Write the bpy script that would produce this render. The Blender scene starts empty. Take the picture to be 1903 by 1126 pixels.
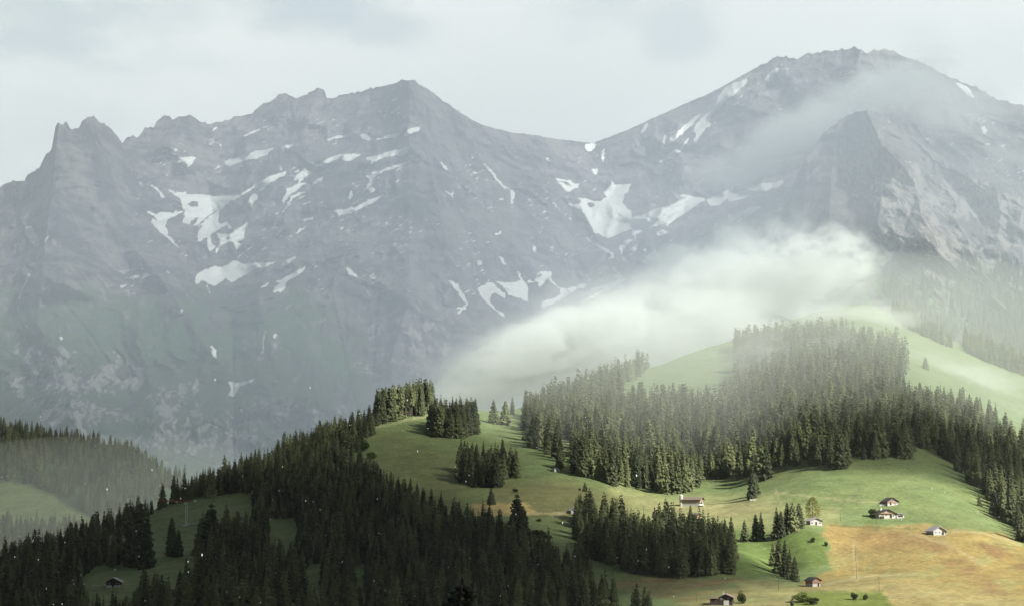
import bpy, bmesh, math, random
import numpy as np
from mathutils import Vector, Matrix
from mathutils.bvhtree import BVHTree

SC = bpy.context.scene
COL = SC.collection
R = math.radians

# ------------------------------------------------------------------ camera, world, sun, exposure
F = 3551.0                       # focal length in photo pixels (photo is 1903 x 1126)
PITCH = R(7.3)
CP, SP = math.cos(PITCH), math.sin(PITCH)
cam_d = bpy.data.cameras.new('camera')
cam_d.sensor_width = 36.0
cam_d.lens = 36.0 * F / 1903.0
cam_d.clip_start = 1.0
cam_d.clip_end = 60000.0
cam = bpy.data.objects.new('camera', cam_d)
COL.objects.link(cam)
cam.location = (0, 0, 0)
cam.rotation_euler = (R(90) + PITCH, 0, 0)
SC.camera = cam

SUN_DIR = Vector((0.64, -0.50, 0.56)).normalized()      # towards the sun
SUN_EL = math.asin(SUN_DIR.z)
SUN_AZ = math.atan2(SUN_DIR.x, SUN_DIR.y)
sun_d = bpy.data.lights.new('sun', 'SUN')
sun_d.energy = 5.0
sun_d.angle = R(0.55)
sun_d.color = (1.0, 0.965, 0.89)
sun = bpy.data.objects.new('sun', sun_d)
COL.objects.link(sun)
sun.rotation_euler = SUN_DIR.to_track_quat('Z', 'Y').to_euler()
sun.location = (800, -400, 900)

SC.view_settings.view_transform = 'Standard'
SC.view_settings.look = 'None'
SC.view_settings.exposure = 1.04
SC.view_settings.gamma = 1.0
SC.cycles.use_denoising = True
SC.cycles.max_bounces = 6
SC.cycles.diffuse_bounces = 2
SC.cycles.glossy_bounces = 1
SC.cycles.transmission_bounces = 1
SC.cycles.volume_bounces = 3
SC.cycles.transparent_max_bounces = 40
SC.cycles.use_adaptive_sampling = True
SC.cycles.adaptive_threshold = 0.02
SC.cycles.volume_step_rate = 0.3
SC.cycles.volume_max_steps = 64

SKY_BRIGHT = 4.3         # bright cloud seen over the peaks (times background strength)
SKY_REST = 0.20           # rest of the sky, out of view, darkened to deepen the shade
HAZE_DENSITY = 1.6e-5
VALLEY_MIST = 1.0

class NT:
    """small helper to write node trees"""
    def __init__(s, tree):
        s.t = tree
        s.n = tree.nodes
        s.l = tree.links
    def node(s, typ, **kw):
        n = s.n.new(typ)
        for k, v in kw.items():
            setattr(n, k, v)
        return n
    def link(s, a, b):
        s.l.new(a, b)
    def put(s, sock, v):
        if hasattr(v, 'is_linked') or isinstance(v, bpy.types.NodeSocket):
            s.l.new(v, sock)
        else:
            sock.default_value = v
    def math(s, op, a, b=None, c=None, clamp=False):
        n = s.node('ShaderNodeMath', operation=op, use_clamp=clamp)
        s.put(n.inputs[0], a)
        if b is not None: s.put(n.inputs[1], b)
        if c is not None: s.put(n.inputs[2], c)
        return n.outputs[0]
    def noise(s, scale, detail=3.0, rough=0.55, vec=None, dist=0.0, col=False):
        n = s.node('ShaderNodeTexNoise')
        n.inputs['Scale'].default_value = scale
        n.inputs['Detail'].default_value = detail
        n.inputs['Roughness'].default_value = rough
        n.inputs['Distortion'].default_value = dist
        if vec is not None: s.link(vec, n.inputs['Vector'])
        return n.outputs['Color'] if col else n.outputs['Fac']
    def mix(s, fac, a, b, mode='MIX'):
        n = s.node('ShaderNodeMix', data_type='RGBA', blend_type=mode)
        s.put(n.inputs[0], fac)
        for sock, v in ((n.inputs[6], a), (n.inputs[7], b)):
            if isinstance(v, bpy.types.NodeSocket): s.link(v, sock)
            else: sock.default_value = (*v, 1.0) if len(v) == 3 else v
        return n.outputs[2]
    def smooth(s, v, lo, hi):
        n = s.node('ShaderNodeMapRange', interpolation_type='SMOOTHSTEP')
        s.put(n.inputs[0], v)
        n.inputs[1].default_value = lo
        n.inputs[2].default_value = hi
        return n.outputs[0]
    def mapping(s, vec, scale=(1, 1, 1), loc=(0, 0, 0), rot=(0, 0, 0)):
        n = s.node('ShaderNodeMapping')
        s.link(vec, n.inputs[0])
        n.inputs[1].default_value = loc
        n.inputs[2].default_value = rot
        n.inputs[3].default_value = scale
        return n.outputs[0]

world = bpy.data.worlds.new('World')
SC.world = world
world.use_nodes = True
world.node_tree.nodes.clear()
w = NT(world.node_tree)
sky = w.node('ShaderNodeTexSky', sky_type='NISHITA')
sky.sun_disc = False
sky.sun_elevation = SUN_EL
sky.sun_rotation = SUN_AZ
sky.altitude = 1300
sky.dust_density = 2.0
tc = w.node('ShaderNodeTexCoord')
dirv = tc.outputs['Generated']
sep = w.node('ShaderNodeSeparateXYZ'); w.link(dirv, sep.inputs[0])
# cloud deck: bright gap over the northern ridge, unseen sky elsewhere darkened to deepen the shade
bright = w.smooth(sep.outputs['Y'], 0.55, 0.98)
n1 = w.noise(5.0, 5, 0.6, w.mapping(dirv, (1, 1, 1.6), (0.3, 0.1, 0.2)))
n2 = w.noise(16.0, 5, 0.65, w.mapping(dirv, (1, 1, 2.2), (3.3, 1.1, 0.2)))
def sky_patch(px, py, rx, ry):
    cx = (px - 951.5) / F; cy = (563 - py) / F
    d = Vector((cx, CP - cy * SP, SP + cy * CP)).normalized()
    vs = w.node('ShaderNodeVectorMath', operation='SUBTRACT'); w.link(dirv, vs.inputs[0]); vs.inputs[1].default_value = d
    vm = w.node('ShaderNodeVectorMath', operation='MULTIPLY'); w.link(vs.outputs[0], vm.inputs[0])
    vm.inputs[1].default_value = (F / rx, 0.0, F / ry)
    vl = w.node('ShaderNodeVectorMath', operation='LENGTH'); w.link(vm.outputs[0], vl.inputs[0])
    dd = w.math('ADD', vl.outputs['Value'], w.math('MULTIPLY', w.math('SUBTRACT', n2, 0.5), 2.4))
    return w.math('SUBTRACT', 1.0, w.smooth(dd, 0.15, 1.25))
patch = None
for a in ((60, 10, 350, 140, .75), (560, 5, 200, 65, .75), (700, 50, 95, 50, .55), (1120, 0, 140, 65, .50), (1250, 60, 75, 80, .5),
          (1700, 80, 80, 45, .22), (1860, 120, 100, 90, .2), (-60, 200, 360, 260, .36), (330, 10, 140, 70, .5)):
    p = w.math('MULTIPLY', sky_patch(*a[:4]), a[4])
    patch = p if patch is None else w.math('MAXIMUM', patch, p)
patch = w.math('ADD', patch, w.math('MULTIPLY', w.math('SUBTRACT', n1, 0.5), 0.25), clamp=True)
cloud_col = w.mix(patch, (SKY_BRIGHT * 0.975, SKY_BRIGHT * 1.015, SKY_BRIGHT * 0.965), (SKY_BRIGHT * 0.52, SKY_BRIGHT * 0.62, SKY_BRIGHT * 0.66))
rest_n = w.math('MULTIPLY_ADD', n1, 0.8, 0.6)
rest_col = w.mix(1.0, (SKY_REST * 0.82, SKY_REST * 0.97, SKY_REST * 1.22), rest_n, 'MULTIPLY')
rest_all = w.mix(0.12, rest_col, sky.outputs[0])
final = w.mix(bright, rest_all, cloud_col)
bg = w.node('ShaderNodeBackground')
w.link(final, bg.inputs[0])
bg.inputs[1].default_value = 0.12
wo = w.node('ShaderNodeOutputWorld')
w.link(bg.outputs[0], wo.inputs[0])

# ------------------------------------------------------------------ helpers
def ray(px, py):
    cx = (np.asarray(px, float) - 951.5) / F
    cy = (563.0 - np.asarray(py, float)) / F
    yc = CP - cy * SP
    return cx / yc, (SP + cy * CP) / yc
def P(px, py, D):
    X, Z = ray(px, py)
    return np.stack([X * D, np.asarray(D, float) + 0 * X, Z * D], -1)
def proj(p):
    p = np.asarray(p, float)
    d = p[..., 1] * CP + p[..., 2] * SP
    d = np.where(np.abs(d) < 1e-6, 1e-6, d)
    return 951.5 + F * p[..., 0] / d, 563.0 - F * (-p[..., 1] * SP + p[..., 2] * CP) / d

def _hash(ix, iy, seed):
    h = (ix.astype(np.int64) * 374761393 + iy.astype(np.int64) * 668265263 + seed * 1442695041) & 0xffffffff
    h = ((h ^ (h >> 13)) * 1274126177) & 0xffffffff
    h = (h ^ (h >> 16)) & 0xffffffff
    return h
def gnoise(x, y, seed=0):
    x = np.asarray(x, float); y = np.asarray(y, float)
    ix = np.floor(x); iy = np.floor(y)
    fx = x - ix; fy = y - iy
    ux = fx * fx * fx * (fx * (fx * 6 - 15) + 10); uy = fy * fy * fy * (fy * (fy * 6 - 15) + 10)
    def g(dx, dy):
        a = _hash(ix + dx, iy + dy, seed).astype(float) * (2 * math.pi / 4294967296.0)
        return np.cos(a) * (fx - dx) + np.sin(a) * (fy - dy)
    n00, n10, n01, n11 = g(0, 0), g(1, 0), g(0, 1), g(1, 1)
    return 1.5 * ((n00 * (1 - ux) + n10 * ux) * (1 - uy) + (n01 * (1 - ux) + n11 * ux) * uy)
def fbm(x, y, octv=5, seed=0, gain=0.5, lac=2.03):
    s = 0; a = 1.0
    for o in range(octv):
        s = s + a * gnoise(x, y, seed + o * 17)
        x = x * lac + 5.3; y = y * lac + 1.7; a *= gain
    return s
def ridged(x, y, octv=5, seed=0, gain=0.55, lac=2.07):
    s = 0; a = 1.0; wgt = 1.0
    for o in range(octv):
        n = 1 - np.abs(gnoise(x, y, seed + o * 31)) * 1.6
        n = n * n * wgt
        wgt = np.clip(n * 1.6, 0, 1)
        s = s + a * n
        x = x * lac + 2.1; y = y * lac + 4.9; a *= gain
    return s
def sstep(v, lo, hi):
    t = np.clip((v - lo) / (hi - lo), 0, 1)
    return t * t * (3 - 2 * t)

def poly_sd(px, py, pts, cut=40.0):
    """signed distance (inside positive) to a polygon, clipped; evaluated near its box only"""
    pts = np.asarray(pts, float)
    out = np.full(px.shape, -cut)
    m = (px > pts[:, 0].min() - cut) & (px < pts[:, 0].max() + cut) & (py > pts[:, 1].min() - cut) & (py < pts[:, 1].max() + cut)
    if not m.any(): return out
    x = px[m]; y = py[m]
    d2 = np.full(x.shape, 1e12); ins = np.zeros(x.shape, bool)
    n = len(pts)
    for i in range(n):
        x0, y0 = pts[i]; x1, y1 = pts[(i + 1) % n]
        ex, ey = x1 - x0, y1 - y0
        t = np.clip(((x - x0) * ex + (y - y0) * ey) / (ex * ex + ey * ey + 1e-9), 0, 1)
        d2 = np.minimum(d2, (x - x0 - t * ex) ** 2 + (y - y0 - t * ey) ** 2)
        c = (y0 > y) != (y1 > y)
        with np.errstate(divide='ignore', invalid='ignore'):
            xi = x0 + (y - y0) * ex / (ey if ey != 0 else 1e-9)
        ins ^= c & (x < xi)
    d = np.sqrt(d2)
    out[m] = np.clip(np.where(ins, d, -d), -cut, cut)
    return out
def line_sd(px, py, pts, cut=40.0):
    """width/2 - distance to a polyline whose points carry widths (x, y, w)"""
    pts = np.asarray(pts, float)
    out = np.full(px.shape, -cut)
    m = (px > pts[:, 0].min() - cut) & (px < pts[:, 0].max() + cut) & (py > pts[:, 1].min() - cut) & (py < pts[:, 1].max() + cut)
    if not m.any(): return out
    x = px[m]; y = py[m]
    best = np.full(x.shape, -1e9)
    for (x0, y0, w0), (x1, y1, w1) in zip(pts[:-1], pts[1:]):
        ex, ey = x1 - x0, y1 - y0
        t = np.clip(((x - x0) * ex + (y - y0) * ey) / (ex * ex + ey * ey + 1e-9), 0, 1)
        best = np.maximum(best, (w0 + t * (w1 - w0)) / 2 - np.hypot(x - x0 - t * ex, y - y0 - t * ey))
    out[m] = np.clip(best, -cut, cut)
    return out
def in_poly(x, y, pts):
    ins = np.zeros(np.shape(x), bool); n = len(pts)
    for i in range(n):
        x0, y0 = pts[i]; x1, y1 = pts[(i + 1) % n]
        if y0 == y1: continue
        ins ^= ((y0 > y) != (y1 > y)) & (x < x0 + (y - y0) * (x1 - x0) / (y1 - y0))
    return ins
def blur(a, n, axis):
    k = np.hanning(2 * n + 3)[1:-1]; k /= k.sum()
    ap = np.concatenate([np.repeat(np.take(a, [0], axis), n, axis), a, np.repeat(np.take(a, [-1], axis), n, axis)], axis)
    out = np.zeros_like(a)
    L = a.shape[axis]
    for i, kk in enumerate(k):
        sl = [slice(None)] * a.ndim; sl[axis] = slice(i, i + L)
        out += kk * ap[tuple(sl)]
    return out

def np_mesh(name, verts, faces, smooth=False):
    me = bpy.data.meshes.new(name)
    verts = np.ascontiguousarray(verts, dtype=np.float32); faces = np.ascontiguousarray(faces, dtype=np.int32)
    k = faces.shape[1]
    me.vertices.add(len(verts)); me.vertices.foreach_set('co', verts.ravel())
    me.loops.add(faces.size); me.loops.foreach_set('vertex_index', faces.ravel())
    me.polygons.add(len(faces))
    me.polygons.foreach_set('loop_start', np.arange(0, faces.size, k, dtype=np.int32))
    me.polygons.foreach_set('loop_total', np.full(len(faces), k, dtype=np.int32))
    me.polygons.foreach_set('use_smooth', np.full(len(faces), bool(smooth)))
    me.update(calc_edges=True)
    return me
def attr(me, name, vals, typ='FLOAT'):
    a = me.attributes.new(name, typ, 'POINT')
    if typ == 'FLOAT': a.data.foreach_set('value', np.ascontiguousarray(vals, dtype=np.float32).ravel())
    else:
        v = np.ones((len(vals), 4), np.float32); v[:, :3] = vals
        a.data.foreach_set('color', v.ravel())
def grid_faces(nr, nc):
    i = np.arange(nr * nc).reshape(nr, nc)
    return np.stack([i[:-1, :-1], i[:-1, 1:], i[1:, 1:], i[1:, :-1]], -1).reshape(-1, 4)
def link(name, me, mat=None, parent=None):
    o = bpy.data.objects.new(name, me)
    COL.objects.link(o)
    if mat is not None and len(me.materials) == 0: me.materials.append(mat)
    if parent is not None: o.parent = parent
    return o
def tag(o, label=None, cat=None, group=None, kind=None):
    if label: o['label'] = label
    if cat: o['category'] = cat
    if group: o['group'] = group
    if kind: o['kind'] = kind
    return o
def empty(name, loc, rz=0.0):
    o = bpy.data.objects.new(name, None)
    COL.objects.link(o)
    o.location = loc; o.rotation_euler = (0, 0, rz); o.empty_display_size = 1.0
    return o

def principled(name, rough=0.85, spec=0.25):
    m = bpy.data.materials.new(name); m.use_nodes = True
    m.node_tree.nodes.clear()
    n = NT(m.node_tree)
    b = n.node('ShaderNodeBsdfPrincipled')
    b.inputs['Roughness'].default_value = rough
    b.inputs['Specular IOR Level'].default_value = spec
    o = n.node('ShaderNodeOutputMaterial')
    n.link(b.outputs[0], o.inputs[0])
    return m, n, b

# ------------------------------------------------------------------ near terrain (one height sheet, real distances)
ST = {   # photo column : (distance, photo row) knots up to the crest
 -420: [(800,1230),(900,1205),(1000,1185),(1100,1160),(1170,1145),(1240,1130),(1300,1130)],
 -200: [(800,1215),(900,1190),(1000,1160),(1100,1135),(1170,1115),(1240,1110),(1320,1100)],
    0: [(800,1190),(900,1158),(1000,1125),(1100,1095),(1190,1080),(1270,1066),(1350,1056)],
  200: [(800,1175),(900,1138),(1000,1100),(1100,1067),(1200,1038),(1300,1010),(1400,988)],
  400: [(800,1165),(900,1125),(1000,1082),(1130,1035),(1250,985),(1350,940),(1480,900)],
  600: [(800,1165),(900,1122),(1000,1075),(1150,1010),(1300,940),(1450,870),(1600,812)],
  700: [(800,1168),(900,1125),(1000,1072),(1150,1005),(1320,920),(1480,838),(1640,786)],
  800: [(800,1170),(900,1125),(1000,1070),(1150,1000),(1350,900),(1550,812),(1700,766)],
  950: [(800,1165),(900,1120),(1000,1060),(1150,985),(1350,900),(1600,806),(1800,763)],
 1050: [(800,1163),(900,1120),(1000,1065),(1150,990),(1350,900),(1650,800),(1950,745)],
 1100: [(800,1160),(900,1118),(1000,1068),(1150,1000),(1350,900),(1680,790),(2000,720)],
 1200: [(800,1158),(900,1113),(1000,1070),(1150,1008),(1390,910),(1750,775),(2120,685)],
 1350: [(800,1155),(890,1110),(990,1065),(1150,1000),(1400,900),(1850,740),(2300,636)],
 1500: [(790,1150),(900,1098),(1010,1062),(1150,975),(1350,866),(1850,680),(2450,583)],
 1600: [(785,1150),(900,1100),(1010,1055),(1150,970),(1350,855),(1900,665),(2500,560)],
 1700: [(780,1150),(900,1098),(1010,1050),(1150,972),(1350,855),(1900,690),(2500,597)],
 1780: [(780,1150),(900,1094),(1010,1045),(1150,978),(1360,880),(1900,730),(2480,636)],
 1903: [(780,1150),(900,1088),(1010,1045),(1150,1005),(1360,925),(1900,790),(2450,688)],
 2050: [(780,1150),(900,1092),(1010,1055),(1150,1020),(1360,955),(1900,830),(2400,750)],
 2300: [(780,1160),(900,1110),(1010,1075),(1150,1045),(1360,1000),(1850,900),(2300,850)],
}
keys = sorted(ST)
pre = [(60, -30.0), (230, -36.0), (560, -44.0)]       # valley floor under the view: (distance, height)
Ds, Zs = [], []
for k in keys:
    X, _ = ray(k, 900)
    d = [a for a, b in pre]; z = [b for a, b in pre]
    for D, py in ST[k]:
        d.append(D); z.append(float(ray(k, py)[1]) * D)
    d.append(d[-1] + 60); z.append(z[-1] - 6)
    d.append(d[-1] + 220); z.append(z[-1] - 90)
    d.append(d[-1] + 700); z.append(z[-1] - 330)
    Ds.append(d); Zs.append(z)
Ds = np.array(Ds, float); Zs = np.array(Zs, float)
nseg = [8, 10, 14, 26, 28, 34, 44, 60, 84, 74, 14, 24, 16]
tt = np.concatenate([np.linspace(i, i + 1, n, endpoint=False) for i, n in enumerate(nseg)] + [[len(nseg) - 1 + 0.0]])
tt = np.sort(np.unique(np.clip(tt, 0, Ds.shape[1] - 1)))
cols = np.arange(-420, 2301, 4.0)
def at_t(A):
    return np.stack([np.interp(tt, np.arange(A.shape[1]), A[i]) for i in range(len(keys))], 0)
Dt, Zt = at_t(Ds), at_t(Zs)
Dg = np.stack([np.interp(cols, keys, Dt[:, j]) for j in range(len(tt))], 0)
Zg = np.stack([np.interp(cols, keys, Zt[:, j]) for j in range(len(tt))], 0)
for ax, n in ((1, 14), (0, 9)):
    Dg = blur(Dg, n, ax); Zg = blur(Zg, n, ax)
Ug = ((cols - 951.5) / F / CP)[None, :] + 0 * Dg
Xg = Ug * Dg
Zg = Zg + 3.0 * fbm(Xg / 150, Dg / 190, 4, 3) * sstep(Dg, 700, 1000) + 0.35 * fbm(Xg / 14, Dg / 18, 3, 9)
# hollow with steep banks beside the little spruce group, terrace folds in the hay field
def bump(px, py, D, rx, ry, h):
    c = P(px, py, D)
    return h * np.exp(-((Xg - c[0]) / rx) ** 2 - ((Dg - c[1]) / ry) ** 2)
Zg = Zg + bump(1440, 1035, 1060, 12, 40, -7) + bump(1505, 1000, 1110, 16, 36, 5) + bump(1350, 1040, 1050, 22, 40, 4)
fold = np.sin((Xg * 0.72 - Dg * 0.30) / 13.0 + 1.2 * fbm(Xg / 60, Dg / 60, 2, 77))
Zg = Zg + 0.8 * fold * sstep(Xg, 130, 210) * (1 - sstep(Dg, 1150, 1230)) * sstep(Dg, 820, 900)
G = np.stack([Xg, Dg, Zg], -1).reshape(-1, 3)
gf = grid_faces(*Xg.shape)
ground_bvh = BVHTree.FromPolygons([tuple(v) for v in G[:].tolist()], gf.tolist())

GPX, GPY = proj(G)
gp = GPX + 7 * fbm(G[:, 0] / 9, G[:, 1] / 12, 3, 41); gq = GPY + 2.5 * fbm(G[:, 0] / 7, G[:, 1] / 12, 3, 43)
def lerp(a, b, t): return a + (np.asarray(b) - a) * t[:, None]
nA = fbm(G[:, 0] / 45, G[:, 1] / 60, 5, 11); nB = fbm(G[:, 0] / 11, G[:, 1] / 16, 4, 13)
nS = fbm((G[:, 0] * 0.5 - G[:, 1] * 0.24) / 9, (G[:, 0] * 0.4 + G[:, 1] * 0.9) / 70, 4, 19)   # streaks running down the field
gcol = np.zeros((len(G), 3)) + (0.138, 0.182, 0.074)
gcol = lerp(gcol, (0.165, 0.190, 0.078), np.clip(0.5 + 0.9 * nA, 0, 1) * 0.55)
gcol = lerp(gcol, (0.085, 0.125, 0.035), np.clip(0.35 + 1.1 * nB, 0, 1) * 0.4)
def region(pts, soft): return sstep(poly_sd(gp, gq, pts, 60), -soft, soft)
# alp pastures higher up: paler
gcol = lerp(gcol, (0.115, 0.155, 0.072), sstep(G[:, 1], 1500, 1900) * 0.85)
# mown pale meadow beside the forest and the farm
m = region([(1130,900),(1250,925),(1440,915),(1440,935),(1560,945),(1560,968),(1440,985),(1370,985),(1190,965),(1130,935)], 8)
gcol = lerp(gcol, (0.235, 0.24, 0.105), m * 0.75)
m = region([(1190,935),(1300,938),(1440,938),(1400,956),(1330,962),(1230,958)], 6)
gcol = lerp(gcol, (0.29, 0.245, 0.125), m * 0.4)
# brown olive pasture on the knoll
m = region([(930,900),(1060,892),(1160,925),(1180,960),(1060,965),(960,950),(900,930)], 14)
gcol = lerp(gcol, (0.125, 0.105, 0.045), m * 0.6)
m = region([(700,800),(850,850),(900,930),(800,940),(700,870)], 16)
gcol = lerp(gcol, (0.13, 0.13, 0.05), m * 0.5)
# dry hay strip
m = region([(872,938),(905,934),(975,934),(1000,957),(880,958)], 2.5)
gcol = lerp(gcol, (0.34, 0.27, 0.11), m)
m = region([(985,952),(1062,953),(1062,956),(985,957)], 1.5)
gcol = lerp(gcol, (0.30, 0.25, 0.11), m * .8)
# lower hay field
m = region([(1130,1078),(1270,1068),(1360,1070),(1450,1086),(1485,1100),(1470,1135),(1330,1140),(1215,1108),(1150,1092)], 5)
gcol = lerp(gcol, (0.20, 0.160, 0.070), m * np.clip(0.65 + 0.6 * nS, 0.2, 1))
m = region([(1370,1080),(1480,1085),(1482,1105),(1390,1100)], 9)
gcol = lerp(gcol, (0.30, 0.29, 0.12), m * 0.8)
# big hay field
fld = region([(1532,974),(1640,978),(1720,973),(1760,982),(1860,990),(1910,1018),(2050,1060),(2100,1250),(1700,1250),(1650,1125),(1640,1099),(1480,1097),(1490,1080),(1548,1058),(1540,1030),(1545,1015),(1530,992)], 3.5)
gcol = lerp(gcol, (0.255, 0.197, 0.072), fld)
gcol = lerp(gcol, (0.235, 0.215, 0.085), fld * np.clip(sstep(nS + 0.5 * nA, -0.1, 0.5), 0, 1) * 0.8)
gcol = lerp(gcol, (0.20, 0.130, 0.056), fld * region([(1540,985),(1700,982),(1745,1000),(1690,1035),(1560,1032)], 18) * np.clip(0.55 + 0.6 * nS, 0, 1))
gcol = lerp(gcol, (0.20, 0.132, 0.058), fld * region([(1700,1000),(1760,1010),(1880,1110),(1840,1105),(1760,1050)], 9) * np.clip(0.7 + 0.9 * nS, 0, 1))
gcol = lerp(gcol, (0.20, 0.13, 0.056), fld * region([(1800,1000),(1850,1012),(1930,1060),(1903,1062),(1830,1025)], 7) * np.clip(0.6 + 0.9 * nS, 0, 1))
gcol = lerp(gcol, (0.265, 0.235, 0.105), fld * region([(1480,1082),(1650,1072),(1900,1110),(1900,1135),(1640,1120),(1480,1100)], 16) * 0.6)
for ln in ([(1585,1005,3),(1588,1040,3),(1592,1078,4)], [(1535,1085,4),(1600,1072,5),(1700,1066,3)], [(1690,990,2),(1760,1010,2.5),(1830,1050,3)]):
    gcol = lerp(gcol, (0.34, 0.31, 0.17), fld * sstep(line_sd(GPX, GPY, ln, 20), -2, 2) * 0.55)
gcol = gcol * (1 + 0.14 * (1 - fld) * nB)[:, None]
rows = np.sin((G[:, 0] * .93 + G[:, 1] * .36) / .95 + 2.0 * nA)                       # mown swaths
gcol = gcol * (1 + fld * (0.07 * rows + 0.10 * fbm(G[:, 0] / 2.2, G[:, 1] / 6.0, 3, 23)))[:, None]
terr = np.sin(G[:, 2] / .55 + 3.0 * fbm(G[:, 0] / 35, G[:, 1] / 35, 3, 29))            # cattle tracks along the contours
gcol = gcol * (1 + (1 - fld) * 0.10 * np.clip(terr, -1, .2) * sstep(fbm(G[:, 0] / 60, G[:, 1] / 60, 2, 31), -.3, .5))[:, None]
# lush banks
m = region([(1430,990),(1500,980),(1532,992),(1540,1050),(1480,1060),(1425,1030)], 6)
gcol = lerp(gcol, (0.10, 0.14, 0.036), m * 0.8)
m = region([(1350,985),(1430,990),(1450,1060),(1400,1075),(1350,1065)], 8)
gcol = lerp(gcol, (0.105, 0.155, 0.04), m * 0.7)
m = region([(1485,1099),(1638,1099),(1660,1126),(1670,1150),(1470,1150)], 3)
gcol = lerp(gcol, (0.12, 0.145, 0.03), m * 0.85)
# farm tracks and worn paths (lighter earth)
for ln in ([(880,958,2.5),(960,957,2),(1060,952,2),(1075,950,1.5)], [(1440,915,2),(1500,922,1.5),(1600,931,1.5),(1650,935,2)], [(1300,941,1.5),(1420,934,1.5),(1470,928,1.5)],
           [(1440,905,1.2),(1447,925,1.2),(1452,938,1.2)], [(680,800,1.5),(760,780,2),(800,772,2)], [(1770,985,1.5),(1830,990,1.5),(1900,1012,1.5)]):
    gcol = lerp(gcol, (0.34, 0.31, 0.17), sstep(line_sd(GPX, gq, ln, 20), -1.6, 1.2) * 0.6)
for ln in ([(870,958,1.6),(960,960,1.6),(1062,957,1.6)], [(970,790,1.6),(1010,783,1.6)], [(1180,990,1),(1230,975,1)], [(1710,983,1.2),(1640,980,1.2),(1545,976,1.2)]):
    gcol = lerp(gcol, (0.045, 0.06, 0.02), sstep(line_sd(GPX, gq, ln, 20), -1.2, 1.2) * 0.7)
gcol = np.clip(gcol, 0.01, 0.6)

def terrain_mat(name, fine=1.0):
    m, n, b = principled(name, 0.95, 0.1)
    a = n.node('ShaderNodeAttribute', attribute_name='ground_colour')
    geo = n.node('ShaderNodeNewGeometry').outputs['Position']
    f1 = n.noise(0.35 * fine, 4, 0.7, n.mapping(geo, (1, 1, 1)))
    f2 = n.noise(0.06 * fine, 4, 0.65, geo)
    f3 = n.math('MULTIPLY', n.smooth(n.noise(1.1 * fine, 2, 0.6, geo), .60, .68), -0.28)
    f = n.math('ADD', n.math('MULTIPLY', f1, 1.35), n.math('MULTIPLY', f2, 1.0))
    f = n.math('ADD', n.math('ADD', f, -0.08), f3)
    n.link(n.mix(1.0, a.outputs['Color'], f, 'MULTIPLY'), b.inputs['Base Color'])
    bp = n.node('ShaderNodeBump'); bp.inputs['Strength'].default_value = 0.6; bp.inputs['Distance'].default_value = 0.8
    n.link(f1, bp.inputs['Height']); n.link(bp.outputs[0], b.inputs['Normal'])
    return m
M_ground = terrain_mat('meadow_ground')
me = np_mesh('meadow', G, gf, True)
attr(me, 'ground_colour', gcol, 'FLOAT_COLOR')
tag(link('meadow', me, M_ground), 'rolling green alpine meadow with hay fields rising to the right', kind='structure')
# wide valley ground below everything
gm = terrain_mat('valley_ground', 0.05)
v = []
for yy in np.linspace(-3000, 13000, 60):
    for xx in np.linspace(-9000, 9000, 60): v.append((xx, yy, -520 - 40 * math.sin(xx / 900) - 0.02 * abs(xx)))
v = np.array(v)
near = np.clip(1 - np.hypot(v[:, 0], v[:, 1] - 100) / 900, 0, 1)
v[:, 2] += 420 * sstep(near, 0, 1)
me = np_mesh('ground', v, grid_faces(60, 60), True)
attr(me, 'ground_colour', np.zeros((len(v), 3)) + (0.06, 0.09, 0.04), 'FLOAT_COLOR')
tag(link('ground', me, gm), 'green valley ground below the meadows', kind='structure')

def ground_at(x, y):
    h = ground_bvh.ray_cast(Vector((x, y, 3000)), Vector((0, 0, -1)))
    return None if h[0] is None else h[0].z
def pick(px, py, bvh=None):
    X, Z = ray(px, py)
    h = (bvh or ground_bvh).ray_cast(Vector((0, 0, 0)), Vector((float(X), 1.0, float(Z))).normalized())
    return None if h[0] is None else h[0]

# ------------------------------------------------------------------ far mountains
RIDGE = [(-420,470),(-200,410),(-80,372),(0,348),(12,340),(22,336),(45,339),(52,322),(72,314),(82,292),(96,275),(100,258),(103,238),(108,229),(116,230),(124,226),(127,238),(134,238),(140,240),(147,238),(152,224),(163,215),(176,218),(186,226),(200,233),(212,247),(222,256),(228,264),(234,256),(246,252),(255,253),(266,244),(270,234),(277,238),(286,235),(292,223),(308,213),(320,222),(334,216),(350,212),(366,219),(384,230),(403,228),(412,225),(424,222),(438,216),(452,213),(474,206),(482,197),(510,184),(515,177),(525,172),(536,175),(548,182),(566,178),(578,170),(592,163),(602,167),(607,184),(622,180),(645,175),(662,172),(690,163),(728,158),(740,150),(752,147),(770,149),(782,156),(800,168),(815,182),(828,189),(840,200),(855,209),(875,221),(895,232),(920,239),(950,246),(985,250),(1010,254),(1040,260),(1062,261),(1085,265),(1100,267),(1112,262),(1135,254),(1165,242),(1200,226),(1240,208),(1280,190),(1320,173),(1345,160),(1375,143),(1400,128),(1425,117),(1440,108),(1452,103),(1466,107),(1481,108),(1490,103),(1510,99),(1528,97),(1540,94),(1560,93),(1575,90),(1592,88),(1603,96),(1612,99),(1622,93),(1640,91),(1655,93),(1670,99),(1690,108),(1720,120),(1750,136),(1790,152),(1820,165),(1850,182),(1875,190),(1903,196),(2000,235),(2150,300),(2350,420)]
RX = np.array([a for a, b in RIDGE], float); RY = np.array([b for a, b in RIDGE], float)
mc = np.arange(-420, 2351, 2.4)
ridge_py = np.interp(mc, RX, RY)
jag = (fbm(mc / 14.0, mc * 0 + 3.3, 4, 71) * 1.6 + (ridged(mc / 17.0, mc * 0 + 8.3, 4, 72) - 0.8) * -3.0) * (1 - 0.7 * sstep(mc, 830, 900) * (1 - sstep(mc, 1380, 1440)))
ridge_sm = blur(ridge_py, 26, 0)
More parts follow.
